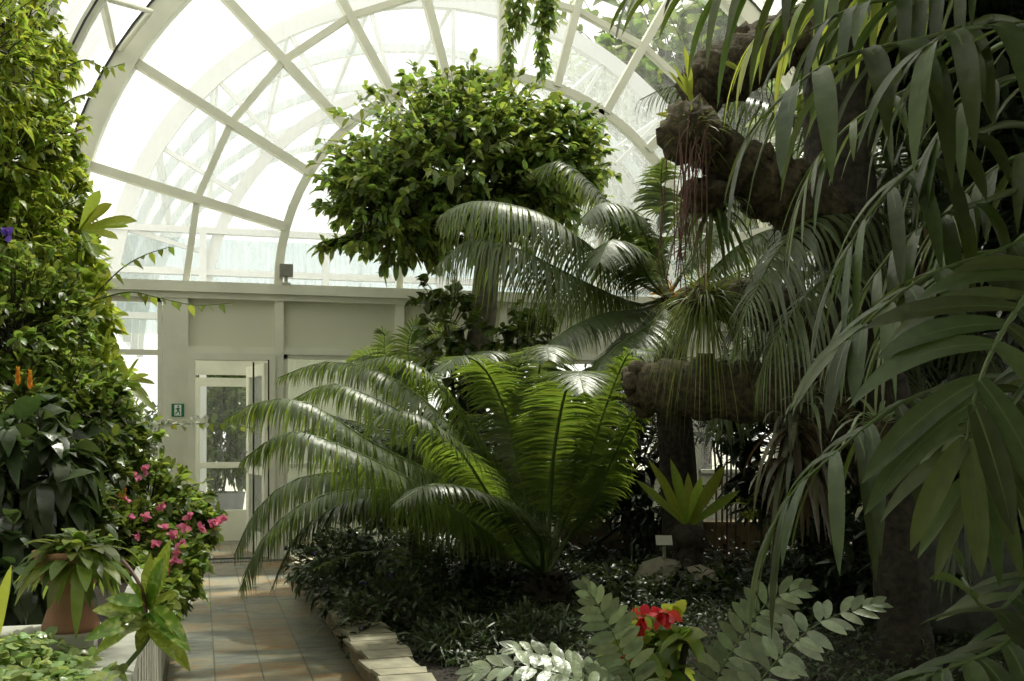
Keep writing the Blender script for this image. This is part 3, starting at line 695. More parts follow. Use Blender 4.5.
# shrub climbing round the trunk
sh = thing('leafy_shrub', 'dark leafy shrub growing round the trunk of the round crowned tree', 'shrub', at(470, 560, 11.3)*np.array([1,1,0])+np.array([0,0,.12]))
bush(sh, [B(448,325,11.2,.42,.4,.5,2), B(515,330,11.2,.35,.3,.3,1.2), B(440,295,11.2,.3,.3,.22,.8), B(535,320,11.2,.2,.2,.12,.4), B(470,370,11.1,.4,.4,.3,1)], 110, 9, .12, .075, 'mid_leaf', seed=8, root=(at(470,560,11.3)*np.array([1,1,0])+np.array([0,0,.12])), droop=.4)
# small palms by the wall in front of the panel
pb = at(430, 420, 12.0)
sp = thing('small_palm', 'small feathery palm with upright fronds against the cream panel', 'palm', (pb[0], pb[1], .12))
m = MB(); m.tube([(pb[0], pb[1], .1), (pb[0], pb[1], pb[2])], [.07, .06], 10, jag=.1); m.build('trunk', M['bark'], sp)
for pts in ([(420,385),(408,355),(412,330),(425,318)], [(425,370),(440,335),(455,322)], [(410,400),(390,370),(370,355),(350,362)], [(450,400),(475,372),(500,360),(520,372)], [(405,395),(385,352),(385,335),(378,330)]):
    frond(sp, spline([pb] + [at(x, y, 12.0) for x, y in pts], 24), n=52, ll=.30, lw=.024, upv=(-.3, -1, .2), droop=.35, mat='cycad', rnd=rnd)

# ================================================================= EPIPHYTE TREE WITH COIR BRANCHES
eb = at(905, 700, 6.6)
et = thing('epiphyte_tree', 'dark trunk wrapped in brown coir with thick stubby branches at the right', 'tree', (eb[0], eb[1], .12))
eb[2] = .08
rnd = np.random.RandomState(31)
def limb(pts, r, n=16, jag=.07, name='branch', mat='coir'):
    m = MB(); P = spline(pts, 60); R = np.interp(np.linspace(0, 1, 60), np.linspace(0, 1, len(r)), r) * (1 + .06*np.sin(np.arange(60)*.9))
    m.tube(P, R, n, jag=jag, rnd=rnd)
    k = 1400; t = rnd.randint(0, 60, k); dd = unit(rnd.normal(size=(k, 3)))      # loose fibres
    m.rib(P[t] + dd*R[t][:, None]*.93 + rnd.uniform(-.02, .02, (k, 3)), dd + rnd.normal(size=(k, 3))*.7, rnd.normal(size=(k, 3)), rnd.uniform(.02, .09, k), .005, .5, prof=GRASS, m=2)
    if mat == 'coir':
        for q_ in rnd.randint(4, 58, 42):
            d0 = unit(rnd.normal(size=3)); m.blob(P[q_] + d0*R[q_]*.85, rnd.uniform(.03, .085), 5, .3, rnd=rnd)
        for q_ in rnd.randint(6, 58, 26):
            a0 = P[q_] - np.array([0, 0, R[q_]*.9]); l_ = rnd.uniform(.06, .32)
            m.tube([a0, a0 + np.array([rnd.uniform(-.02,.02), 0, -l_*.5]), a0 + np.array([rnd.uniform(-.04,.04), 0, -l_])], .003, 4, cap=False)
    return m.build(name, M[mat], et)
limb([eb, at(900,560,6.6), at(890,430,6.7), at(862,330,6.8), at(845,200,6.8), at(835,60,6.8), at(845,-120,6.8)], [.17,.15,.15,.17,.2,.2,.17], name='trunk', mat='bark')
limb([at(850,40,6.8), at(800,35,6.7), at(745,62,6.6), at(712,78,6.5), at(697,92,6.45)], [.17,.17,.17,.16,.11])
limb([at(850,235,6.8), at(800,205,6.6), at(760,180,6.5), at(722,155,6.4), at(690,130,6.3)], [.17,.19,.17,.15,.13])
limb([at(865,330,6.9), at(830,400,6.9), at(780,395,7.0), at(710,390,7.1), at(655,388,7.2), at(630,392,7.25)], [.14,.2,.2,.19,.18,.09])
limb([at(860,340,6.9), at(800,320,7.0), at(750,300,7.1), at(705,302,7.2)], [.13,.14,.14,.12])
limb([at(880,470,6.8), at(850,430,6.8), at(820,425,6.7)], [.16,.16,.12])
# rough ends
for c_, r_ in ((at(697,92,6.42), .11), (at(690,130,6.28), .16), (at(822,38,6.6), .15)):
    m = MB(); m.blob(c_, r_, 8, .25, rnd=rnd); m.build('stump_end', M['coir'], et)

def epi(name, label, cat, c, builder, **kw):
    t = thing(name, label, cat, c); builder(t); return t
# airy grass-like epiphyte with long trailing stems
c_ = at(705, 300, 6.9)
def spider(t):
    rnd = np.random.RandomState(2); n = 420; D = unit(rnd.normal(size=(n, 3))*np.array([1, 1, .8]) + np.array([-.15, -.3, .25]))
    m = MB(); m.rib(c_ + D*.02, D, unit(rnd.normal(size=(n, 3))), rnd.uniform(.22, .55, n), .012, rnd.uniform(.2, 1.4, n), prof=GRASS, m=7); m.build('leaves', M['grass'], t)
    m = MB(); n = 70; D = unit(rnd.normal(size=(n, 3))*np.array([1.1, .7, .3]) + np.array([-.55, -.3, .25]))
    m.rib(c_ + D*.02, D, unit(rnd.normal(size=(n, 3))), rnd.uniform(.3, .55, n), .010, rnd.uniform(1.2, 2.0, n), prof=GRASS, m=9); m.build('trailing_leaves', M['grass'], t)
    m = MB(); m.blob(c_ + np.array([.0, .02, -.02]), (.17, .15, .12), 8, .3); m.build('root_ball', M['coir'], t)
epi('grassy_epiphyte', 'shaggy grassy epiphyte with long trailing leaves sitting on the moss log', 'plant', c_, spider)
# stag-like green shoots at the stump ends
c_ = at(690, 92, 6.35)
def shoots(t):
    m = MB()
    for (x, y), (a, b), w_ in (((692,92),(684,42),.05), ((690,95),(672,60),.03), ((690,98),(668,68),.03), ((694,110),(683,70),.05), ((690,120),(664,108),.035), ((688,118),(655,112),.04), ((740,70),(722,60),.04)):
        p, q = at(x, y, 6.3), at(a, b, 6.2); m.rib([p], [q - p], [[.3, -1, .2]], np.linalg.norm(q-p), w_, .05, prof=OVAL, m=6, fold=.15)
    m.build('leaves', M['yellowgreen'], t)
epi('orchid', 'yellow green orchid shoots on the cut end of the upper coir branch', 'plant', c_, shoots)
c_ = at(690, 132, 6.2)
def clump(t):
    rnd = np.random.RandomState(4); n = 160; D = unit(rnd.normal(size=(n, 3)) + np.array([0, -.3, .5]))
    m = MB(); m.rib(c_ + D*.1, D, unit(rnd.normal(size=(n, 3))), rnd.uniform(.06, .2, n), .008, .4, prof=GRASS, m=4); m.build('leaves', M['grass'], t)
    m = MB()
    for k in range(26):
        p = c_ + rnd.uniform(-.1, .1, 3) + np.array([-.04, -.1, -.05]); L_ = rnd.uniform(.15, .95) if k % 3 else rnd.uniform(.6, 1.0)
        m.tube(spline([p, p + np.array([rnd.uniform(-.08, .02), rnd.uniform(-.06, .02), -L_*.4]), p + np.array([rnd.uniform(-.08, .03), 0, -L_])], 8), .0035, 4, cap=False)
    m.build('hanging_stems', M['redstem'], t, label='thin reddish hanging stems')
    m = MB(); m.blob(c_, (.17, .16, .17), 8, .3, rnd=rnd); m.blob(at(705, 195, 6.3), (.14, .13, .1), 8, .3, rnd=rnd); m.build('root_ball', M['coir'], t)
epi('tufted_epiphyte', 'mossy tuft with thin reddish stems hanging from the lower coir branch end', 'plant', c_, clump)
# grassy mop behind the hanging leaves
c_ = at(712, 210, 6.4)
def mop(t):
    rosette(t, c_, 60, .38, .03, 70, -30, 'mid_leaf', 6, .8, seg=6)
epi('fern', 'green strappy fern hanging under the lower coir branch', 'fern', c_, mop)
# bromeliads
def brom(x, y, d_, n, L_, W_, mat, seed, label, e0=75, e1=10, droop=.7):
    c = at(x, y, d_); t = thing('bromeliad', label, 'bromeliad', c); rosette(t, c, n, L_, W_, e0, e1, mat, seed, droop); 
    m = MB(); m.blob(c - np.array([0, 0, .03]), (.05, .05, .06), 6, .2); m.build('base', M['coir'], t); return t
brom(793, 428, 6.3, 34, .40, .045, 'purpleleaf', 9, 'bromeliad with red tinged striped leaves under the moss log', 80, -60, 1.0)
brom(806, 405, 6.4, 20, .26, .03, 'silver', 10, 'small pale bromeliad above the red tinged bromeliad')
brom(800, 455, 6.3, 24, .34, .05, 'purpleleaf', 12, 'broad leaved bromeliad hanging below the red tinged one', 30, -70, .9)
brom(880, 425, 5.2, 16, .36, .03, 'silver', 14, 'pale arching bromeliad in front of the bamboo canes', 60, 10, .8)

# big dark fronds draped over the log, and a fern frond behind the stump
c2 = at(900, 250, 7.6)
p2 = thing('tree_cycad', 'cycad with dark drooping comb like fronds behind the coir branches', 'palm', (c2[0], c2[1], .12))
m = MB(); m.tube(spline([(c2[0]+.1, c2[1]+.1, .08), (c2[0], c2[1], 1.2), c2], 12), np.linspace(.18, .12, 12), 14, jag=.12); m.build('trunk', M['bark'], p2)
for pts, kw in (([(870,235,7.0),(850,262,6.5),(812,290,6.3),(778,335,6.2),(756,385,6.2)], dict(droop=1.1, ll=.50, n=70, mat='cycad2', tipang=45)), ([(880,215,7.0),(820,215,6.5),(778,250,6.3),(752,300,6.2),(733,345,6.2)], dict(droop=.9, ll=.46, n=70, mat='cycad2', tipang=45)), ([(850,200,7.5),(800,210,7.3),(770,262,7.2),(735,335,7.0)], dict(droop=.8, ll=.52)),
                ([(870,190,7.8),(820,130,7.9),(740,95,7.9),(680,84,7.9),(640,100,7.9)], dict(droop=.9, ll=.34)), ([(930,200,7.8),(960,150,7.9),(1000,150,8),(1040,180,8)], dict(droop=.7)),
                ([(900,180,7.9),(890,110,8.1),(860,70,8.2),(800,70,8.3)], dict(droop=.7)), ([(930,280,7.5),(970,320,7.2),(1000,380,7.0)], dict(droop=.7)), ([(870,300,7.5),(850,360,7.3),(845,430,7.2)], dict(droop=.6)), ([(860,280,7.7),(810,290,7.7),(765,320,7.7),(735,370,7.7),(725,420,7.6)], dict(droop=.8, ll=.5)), ([(850,300,7.9),(790,330,8.0),(740,345,8.1),(690,380,8.1)], dict(droop=.8)),
                ([(900,200,8.2),(920,120,8.6),(960,80,8.9),(1010,90,9)], dict(droop=.7)), ([(880,280,7.4),(880,330,7.0),(900,400,6.7)], dict(droop=.6))):
    k = dict(n=56, ll=.46, lw=.024, droop=.8, vee=0, mat='olive', r0=.02, rnd=rnd, start=.2, ang=70); k.update(kw)
    frond(p2, spline([c2] + path_at(pts), 36), **k)

# bamboo canes
t = thing('cane_clump', 'two slim tan canes standing right of the dark trunk', 'plant', at(910, 600, 7.3)*np.array([1,1,0])+np.array([0,0,.12]))
for x, w_ in ((905, .022), (917, .02)):
    m = MB(); b0 = at(x + 2, 600, 7.3); b0[2] = .1; P = spline([b0, at(x+1, 420, 7.3), at(x, 350, 7.3), at(x + 14, 180, 7.3)], 24)
    m.tube(P, [w_*(1.15 if i % 3 == 0 else 1) for i in range(24)], 10); m.build('cane', M['cane'], t)
bush(t, [B(925,190,7.3,.5,.4,.35,1)], 20, 8, .3, .04, 'olive', seed=12, prof=LANCE, droop=.6)

# ================================================================= FOREGROUND CLIMBER WITH BROAD FINGERED LEAVES
mo = at(1120, 430, 3.6)
ph = thing('philodendron', 'big climber with drooping fingered leaves filling the right foreground', 'plant', (mo[0], mo[1], .12))
rnd = np.random.RandomState(77)
stemP = spline([(mo[0]+.1, mo[1], .1), (mo[0], mo[1], 1.2), (mo[0]-.05, mo[1], 2.2), (mo[0]-.1, mo[1]+.1, 3.6)], 20)
m = MB(); m.tube(stemP, .045, 12, jag=.1); m.build('stem', M['bark'], ph)
def phleaf(pts, n=9, ll=.30, lw=.045, ang=62, droop=.7, vee=0, mat='phil', start=.12, pet=None, r0=.011, **kw):
    P = path_at(pts)
    j = np.argmin(np.abs(stemP[:, 2] - P[0][2] + .25)); s0 = stemP[j]
    mb = MB(); mb.tube(bezier3(s0, (s0 + P[0])/2 + np.array([0, 0, .22]), P[0], 14), np.linspace(.016, r0, 14), 8, cap=False)
    lf_ = frond(ph, spline(P, 30), n=n, ll=ll, lw=lw*1.2, ang=ang, droop=droop, vee=vee, mat=mat, start=start, seg=8, fold=.22, prof=([0,.06,.25,.55,.8,.93,1],[.45,.6,.85,1,.75,.35,.03]), rnd=rnd, name='leaf', r0=r0, shape=([0,.3,.7,1],[.8,1,.9,.6]), jit=.07, tipang=20, midrib=.0045, **kw)
    mb.build('petiole', M['stem'], lf_)
phleaf([(990,18,2.9),(934,37,2.8),(883,47,2.7),(834,60,2.65),(790,90,2.6),(762,118,2.6)], n=8, ll=.30, lw=.050, droop=.9)
phleaf([(1060,20,2.8),(1010,25,2.6),(960,30,2.5),(930,45,2.45)], n=6, ll=.34, lw=.05, droop=1.0)
phleaf([(985,130,3.3),(940,150,3.2),(895,185,3.1),(862,225,3.1),(835,275,3.1)], n=8, ll=.32, lw=.042, droop=.8)
phleaf([(990,200,3.4),(945,215,3.3),(905,240,3.3),(875,275,3.3),(850,310,3.3)], n=8, ll=.32, lw=.042, droop=.8, mat='mid_leaf')
phleaf([(1060,255,2.6),(1024,300,2.45),(995,345,2.35),(975,395,2.3),(966,440,2.3)], n=9, ll=.36, lw=.058, droop=.35, upv=(-.5,-.8,.4))
phleaf([(1040,235,2.9),(990,255,2.85),(930,275,2.8),(880,310,2.75),(845,345,2.7)], n=8, ll=.30, lw=.05, droop=.5)
phleaf([(1030,380,2.7),(1000,420,2.6),(982,452,2.55),(978,490,2.5)], n=7, ll=.28, lw=.042, droop=.6, upv=(-.5,-.8,.4))
phleaf([(950,385,3.3),(905,402,3.2),(868,426,3.15),(830,458,3.1),(795,490,3.1),(776,520,3.1)], n=9, ll=.32, lw=.046, droop=.95)
phleaf([(1060,600,2.6),(1024,632,2.5),(985,655,2.45),(940,672,2.4),(890,690,2.4)], n=9, ll=.22, lw=.045, droop=.4)
phleaf([(1070,560,2.8),(1030,580,2.7),(1000,610,2.6),(975,600,2.6),(960,565,2.6)], n=7, ll=.2, lw=.05, droop=.3)
phleaf([(1040,-60,3.6),(960,-50,3.6),(880,-40,3.6),(800,-30,3.6),(720,-25,3.6),(650,-20,3.6)], n=13, ll=.34, lw=.034, droop=1.0, mat='mid_leaf')
phleaf([(960,-40,4.2),(900,-20,4.2),(840,-5,4.2),(790,10,4.2),(755,38,4.2)], n=10, ll=.34, lw=.035, droop=.9, mat='yellowgreen')
phleaf([(1060,80,3.3),(1030,75,3.2),(1000,80,3.1),(965,100,3.1),(935,140,3.1)], n=8, ll=.34, lw=.045, droop=.8)
phleaf([(980,60,4.4),(930,80,4.4),(870,110,4.3),(820,155,4.3),(800,200,4.3)], n=10, ll=.36, lw=.032, droop=.6, mat='mid_leaf')
phleaf([(1000,-60,3.0),(960,-20,3.0),(920,-5,3.0),(860,5,3.0),(810,30,3.0)], n=9, ll=.3, lw=.035, droop=.8)
phleaf([(1060,150,3.6),(1010,160,3.6),(960,200,3.6),(940,260,3.6)], n=8, ll=.34, lw=.04, droop=.7)
phleaf([(1010,250,4.4),(950,260,4.4),(900,300,4.4),(880,350,4.4)], n=9, ll=.34, lw=.04, droop=.7, mat='mid_leaf')
phleaf([(1080,330,3.0),(1050,350,3.0),(1020,400,2.9),(1005,470,2.9)], n=8, ll=.34, lw=.05, droop=.5)
phleaf([(1040,430,3.6),(1010,440,3.5),(980,470,3.5),(960,530,3.5)], n=8, ll=.3, lw=.04, droop=.5, mat='dark_leaf')

# ================================================================= FRONT: PALE LEAFLET FRONDS AND RED PLANT
zb = at(655, 760, 4.0); zg = np.array([zb[0], zb[1], .12])
zz = thing('cardboard_cycad', 'low cycad with pale oval leaflets at the bottom front of the bed', 'palm', zg)
m = MB(); m.tube([zg - np.array([0,0,.04]), zg + np.array([0, 0, .12])], [.07, .05], 12, jag=.15); m.build('trunk', M['bark'], zz)
def zf(pts, n=16, ll=.128, lw=.040, **kw):
    k = dict(ang=68, droop=.15, vee=.15, mat='silver', start=.45, seg=5, fold=.12, prof=OVAL, rnd=rnd, r0=.007, shape=([0,.5,.9,1],[.9,1,.75,.6]), jit=.05, tipang=18); k.update(kw)
    frond(zz, spline([zg] + path_at(pts), 34), n=n, ll=ll, lw=lw, **k)
zf([(640,700,4.0),(618,645,4.0),(604,615,4.0),(588,590,4.0)], upv=(-.2,-1,.3), start=.5)
zf([(700,720,4.1),(717,677,4.1),(738,642,4.1),(768,602,4.1),(800,588,4.1)], upv=(-.2,-1,.5), start=.5)
zf([(735,730,3.8),(758,685,3.8),(785,652,3.8),(820,622,3.8),(872,604,3.8)], upv=(-.1,-.7,.9), start=.5, ll=.12)
zf([(640,720,3.9),(598,681,3.9),(560,662,3.9),(530,652,3.9),(512,648,3.9)], start=.5, upv=(.1,-.6,1), ll=.11)
zf([(620,725,3.7),(580,682,3.7),(535,668,3.7),(500,667,3.7),(470,672,3.7)], start=.5, upv=(.1,-.6,1), ll=.11)
zf([(690,740,3.7),(720,700,3.6),(770,690,3.6),(830,690,3.6)], start=.4)
zf([(660,740,3.8),(655,710,3.5),(640,690,3.3)], start=.3)
rb = at(668, 745, 4.5); rg = np.array([rb[0], rb[1], .12])
rp = thing('poinsettia', 'bushy plant with a bright scarlet flower head among green leaves at the front', 'plant', rg)
bush(rp, [(at(668,645,4.45), (.13,.13,.13), 1), (at(690,628,4.4), (.08,.08,.06), .4)], 8, 5, .13, .06, 'lit_leaf', seed=5, root=rg, prof=OVAL, droop=.5, surf=.3)
bush(rp, [(at(655,650,4.4), (.14,.12,.14), 1)], 26, 5, .15, .07, 'climb_mid', seed=6, prof=OVAL, droop=.5, surf=.3, nbranch=False)
m = MB(); rr = np.random.RandomState(3)
for x, y in ((632,612),(642,618),(650,612),(658,616),(640,628),(634,640),(668,612),(630,652)):
    n = 5; D = unit(rr.normal(size=(n, 3)) + np.array([-.3, -1, .0])); m.rib(np.tile(at(x, y, 4.22), (n, 1)), D, unit(rr.normal(size=(n, 3))), .065, .042, .3, prof=OVAL, m=4, fold=.15)
m.build('flower_head', M['red'], rp, label='scarlet bracts')

# bird's nest fern
nb = at(688, 528, 9.6)
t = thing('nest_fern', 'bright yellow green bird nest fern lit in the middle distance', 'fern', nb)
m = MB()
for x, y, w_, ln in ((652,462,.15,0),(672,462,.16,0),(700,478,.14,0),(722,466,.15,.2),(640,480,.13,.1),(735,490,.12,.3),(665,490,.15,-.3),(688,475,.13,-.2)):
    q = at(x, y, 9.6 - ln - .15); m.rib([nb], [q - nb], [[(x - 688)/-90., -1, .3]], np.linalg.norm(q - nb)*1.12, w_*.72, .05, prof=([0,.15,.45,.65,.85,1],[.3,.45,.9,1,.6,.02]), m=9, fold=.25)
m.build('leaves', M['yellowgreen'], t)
m = MB(); m.blob(nb - np.array([0, 0, .1]), (.16, .16, .14), 8, .2); m.tube([nb - np.array([0,0,.1]), np.array([nb[0], nb[1], .1])], [.12, .16], 12, jag=.1); m.build('root_ball', M['bark'], t)

# label plate on a stake, stones, pedestal, low wall
p = at(665, 552, 9.4); t = thing('plant_label', 'small pale plant name plate tilted on a stake', 'sign', (p[0], p[1], .45))
q = at(664, 539, 9.4); m = MB(); m.bar(q - np.array([.07*cy, -.07*sy, .012]), q + np.array([.07*cy, -.07*sy, -.012]), .10, .008, up=(.1, -.75, .6)); m.build('plate', M['label'], t, False)
m = MB(); m.box((p[0]-.012, p[1]+.01, .44), (p[0]+.012, p[1]+.03, q[2]-.01)); m.build('stake', M['label'], t, False)
p = at(698, 560, 9.8); m = MB(); m.tube([(p[0], p[1], .1), (p[0], p[1], at(698,505,9.8)[2])], .045, 16)
tag(m.build('stone_post', M['steel']), 'slim grey post standing beside the bird nest fern', 'post')
rr = np.random.RandomState(8)
for i, (x, y, d_, s_) in enumerate(((660,572,9.45,.24),(700,575,9.4,.2),(675,560,10.2,.14))):
    p = at(x, y, d_); m = MB(); m.blob((p[0], p[1], .08 + s_*.75), (s_, s_*.8, s_*.78), 4, .12, rnd=rr)
    tag(m.build('boulder', M['stone'], smooth=False), ['rough brown stone block under the plant name plate', 'large dark stone at the foot of the grey post', 'small stone behind the plant name plate'][i], 'stone')
p = at(985, 560, 7.6); m = MB(); m.blob((p[0], p[1], .5), (.75, .5, .62), 14, .05, rnd=rr); tag(m.build('boulder', plain('grey_rock', (.16,.17,.15), .9, noise=.5, scale=9, bump=.6)), 'big grey rock behind the dark trunk at the lower right', 'stone')
a, b_ = at(560, 540, 11.6), at(840, 540, 11.6)
m = MB(); m.bar((a[0], a[1], .32), (b_[0], b_[1], .32), .3, .42); m.bar((a[0], a[1], .55), (b_[0], b_[1], .55), .36, .05)
tag(m.build('low_wall', M['wallstone'], smooth=False), 'low stone wall in the shade at the back of the bed', 'wall')

# ================================================================= BED PLANTING
def carpet(name, label, cat, poly, n, L_, W_, mat, seed, h=(.05, .25), prof=LANCE, kind='stuff', z0=.12, droop=.5, bumps=None):
    rnd = np.random.RandomState(seed); P = np.array(poly, float); mn, mx = P.min(0), P.max(0)
    X = rnd.uniform(mn[0], mx[0], n*3); Y = rnd.uniform(mn[1], mx[1], n*3); ins = np.zeros(len(X), bool); j = len(P)-1
    for i in range(len(P)):
        c1_ = ((P[i,1] > Y) != (P[j,1] > Y)) & (X < (P[j,0]-P[i,0])*(Y-P[i,1])/(P[j,1]-P[i,1]+1e-9)+P[i,0]); ins ^= c1_; j = i
    X, Y = X[ins][:n], Y[ins][:n]; k = len(X)
    hh = h[0] + (h[1]-h[0])*(.5 + .25*np.sin(X*5.1+1.3)*np.cos(Y*4.3) + .25*np.sin(X*11+Y*7))
    Zz = z0 + hh*rnd.uniform(.45, 1, k)
    D = unit(rnd.normal(size=(k, 3))*np.array([1, 1, .5]) + np.array([0, 0, .5])); N = unit(rnd.normal(size=(k, 3))*.5 + np.array([0, 0, 1]))
    mb = MB(); mb.rib(np.stack([X, Y, Zz], 1), D, N, L_*rnd.uniform(.6, 1.3, k), W_*rnd.uniform(.7, 1.3, k), droop, prof=prof, m=3, fold=.2)
    return tag(mb.build(name, M[mat]), label, cat, kind=kind)
def g2(x, y, z=.15):   # ground point under a pixel
    d_ = (EYE - z) * F / (y - HOR); p = at(x, y, d_); return (p[0], p[1])
carpet('ground_cover', 'low narrow leaved ground cover around the foot of the big cycad', 'plants', [(1.25,4.6),(5.5,4.0),(5.8,9.0),(1.6,9.5)], 15000, .075, .018, 'ground', 3, (.04,.22))
carpet('ground_cover', 'small glossy leaved ground cover behind the scarlet flowered plant', 'plants', [g2(560,582), g2(600,574), g2(720,578), g2(730,600), g2(600,606)], 2600, .06, .03, 'mid_leaf', 4, (.1,.26), prof=OVAL)
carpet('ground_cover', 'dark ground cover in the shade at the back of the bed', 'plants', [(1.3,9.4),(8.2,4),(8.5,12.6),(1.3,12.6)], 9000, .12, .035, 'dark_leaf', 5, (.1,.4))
def shrub(name, label, x, y, d_, blobs, tw, per, L_, W_, mat, seed, cat='shrub', prof=LANCE, **kw):
    g = at(x, y, d_); root = np.array([g[0], g[1], kw.pop('z', .12)]); t = thing(name, label, cat, root)
    bush(t, blobs, tw, per, L_, W_, mat, seed=seed, root=root, prof=prof, **kw); return t
k1 = shrub('bedding_shrub', 'dark spreading shrub with tiny purple flowers spilling over the kerb', 385, 640, 8.0, [B(385,615,7.6,.42,.5,.30,2), B(350,585,8.6,.35,.5,.26,1.5), B(420,600,7.9,.4,.4,.26,1), B(330,575,9.3,.25,.4,.2,.8)], 330, 12, .085, .026, 'ground', 41, tr=.004)
flowers(k1, [at(x, y, d_) for x, y, d_ in ((390,577,8.1),(342,608,8.0),(364,583,8.2),(361,628,7.2),(315,553,9.2),(440,640,7.2))], .022, 'purple', 2)
shrub('bedding_shrub', 'low dark shrub near the door just past the bend of the kerb', 330, 570, 10.2, [B(335,560,9.9,.42,.5,.32,2), B(375,545,10.2,.45,.5,.35,1)], 200, 11, .085, .03, 'ground', 42, tr=.004)
shrub('bedding_shrub', 'dark low shrub directly left of the big cycad trunk', 470, 600, 8.6, [B(455,585,8.9,.4,.4,.28,1), B(490,570,9.3,.35,.35,.25,1)], 190, 11, .08, .035, 'ground', 43, tr=.004, prof=OVAL)
shrub('bedding_shrub', 'grassy dark shrub in front of the big cycad by the kerb', 470, 660, 6.6, [B(460,650,6.9,.4,.35,.22,1), B(530,640,7.0,.45,.35,.22,1)], 240, 12, .1, .016, 'ground', 44, tr=.003)
# fern fronds by the kerb
fb = at(420, 575, 9.2); t = thing('fern', 'fern with one pale arching frond above the kerb', 'fern', (fb[0], fb[1], .12))
frond(t, spline([(fb[0], fb[1], .15)] + path_at([(398,556,8.8),(365,553,8.5),(332,562,8.2),(308,572,8.0)]), 24), n=24, ll=.10, lw=.03, ang=70, droop=.3, mat='grass', prof=OVAL, rnd=rnd, r0=.005)
for pts in ([(440,560),(470,548),(500,556)], [(425,550),(432,535),(440,520)]): frond(t, spline([(fb[0], fb[1], .15)] + [at(x, y, 9.0) for x, y in pts], 24), n=22, ll=.11, lw=.03, ang=70, mat='ground', prof=OVAL, rnd=rnd, r0=.005)
fb = at(393, 560, 9.6); t = thing('fern', 'upright grey ladder like fern in the shade behind the kerb shrub', 'fern', (fb[0], fb[1], .12))
frond(t, spline([(fb[0], fb[1], .2)] + path_at([(395,535,9.4),(394,512,9.4)]), 20), n=11, ll=.16, lw=.035, ang=80, mat='silver', prof=LANCE, rnd=rnd, r0=.005, start=.1, upv=(0,-1,.3), droop=.3)

# filler plants in the dark depth of the bed, each a plant of its own
def palmlet(label, x, y, d_, n, Lg, seed, mat='dark_leaf', ll=.3, lw=.03, zc=None):
    rnd = np.random.RandomState(seed); c = at(x, y, d_); t = thing('bushy_palm', label, 'palm', (c[0], c[1], .12))
    m = MB(); m.tube([(c[0], c[1], .1), c], [.08, .05], 10, jag=.15); m.build('trunk', M['bark'], t)
    for i in range(n):
        a = 2*PI*i/n + rnd.uniform(-.2, .2); e0 = rnd.uniform(35, 80); tt = np.linspace(0, 1, 20); el = np.radians(e0 - rnd.uniform(60, 110)*tt**1.5); st = Lg*rnd.uniform(.8, 1.1)/20
        pts = np.stack([c[0] + np.cumsum(np.cos(el))*st*math.cos(a), c[1] + np.cumsum(np.cos(el))*st*math.sin(a), c[2] + np.cumsum(np.sin(el))*st], 1)
        frond(t, pts, n=38, ll=ll, lw=lw, droop=.5, vee=.05, r0=.012, mat=mat, rnd=rnd, start=.15, seg=3)
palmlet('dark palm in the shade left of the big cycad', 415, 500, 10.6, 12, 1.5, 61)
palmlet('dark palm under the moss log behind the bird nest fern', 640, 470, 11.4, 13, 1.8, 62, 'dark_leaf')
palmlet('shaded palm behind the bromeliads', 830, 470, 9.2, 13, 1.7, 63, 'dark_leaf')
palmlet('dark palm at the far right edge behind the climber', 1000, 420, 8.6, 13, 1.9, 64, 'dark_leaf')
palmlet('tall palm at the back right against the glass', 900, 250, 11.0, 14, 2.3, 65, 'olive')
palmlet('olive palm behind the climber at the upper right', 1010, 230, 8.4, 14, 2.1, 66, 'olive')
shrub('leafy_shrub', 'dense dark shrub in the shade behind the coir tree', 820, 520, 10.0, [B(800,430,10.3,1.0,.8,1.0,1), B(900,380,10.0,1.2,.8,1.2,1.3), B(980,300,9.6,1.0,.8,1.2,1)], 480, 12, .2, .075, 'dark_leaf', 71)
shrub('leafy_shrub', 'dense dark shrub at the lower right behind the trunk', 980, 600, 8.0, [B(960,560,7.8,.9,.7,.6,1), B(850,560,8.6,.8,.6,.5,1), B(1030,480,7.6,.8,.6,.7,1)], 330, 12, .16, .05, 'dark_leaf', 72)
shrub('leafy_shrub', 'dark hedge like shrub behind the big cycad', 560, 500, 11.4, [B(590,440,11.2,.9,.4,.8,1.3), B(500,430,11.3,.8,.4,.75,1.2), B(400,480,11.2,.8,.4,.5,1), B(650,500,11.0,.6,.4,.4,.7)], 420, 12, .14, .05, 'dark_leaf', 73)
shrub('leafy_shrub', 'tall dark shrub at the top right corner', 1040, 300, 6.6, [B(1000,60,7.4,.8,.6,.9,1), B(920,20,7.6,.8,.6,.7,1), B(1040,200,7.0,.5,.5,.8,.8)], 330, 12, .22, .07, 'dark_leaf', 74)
# lit yellow green seedlings by the pale wall
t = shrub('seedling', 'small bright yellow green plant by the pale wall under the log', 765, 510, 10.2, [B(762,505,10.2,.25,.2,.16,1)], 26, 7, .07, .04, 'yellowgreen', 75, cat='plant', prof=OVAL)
# thin coloured canes against the pale wall
tc_ = at(735, 500, 11.2); t = thing('cane_clump', 'cluster of thin pale and reddish canes against the pale wall', 'plant', (tc_[0], tc_[1], .12))
for i, x in enumerate((716,722,727,731,736,741,748)):
    m = MB(); a = at(x, 480, 11.2); b0 = np.array([a[0], a[1], .1]); m.tube(spline([b0, a, at(x + (x-730)*.35, 405, 11.2)], 8), .012, 6); m.build('cane', M['redstem' if i in (2, 4) else 'cane'], t)
bush(t, [B(730,405,11.2,.4,.3,.2,1)], 40, 8, .22, .03, 'dark_leaf', seed=13)

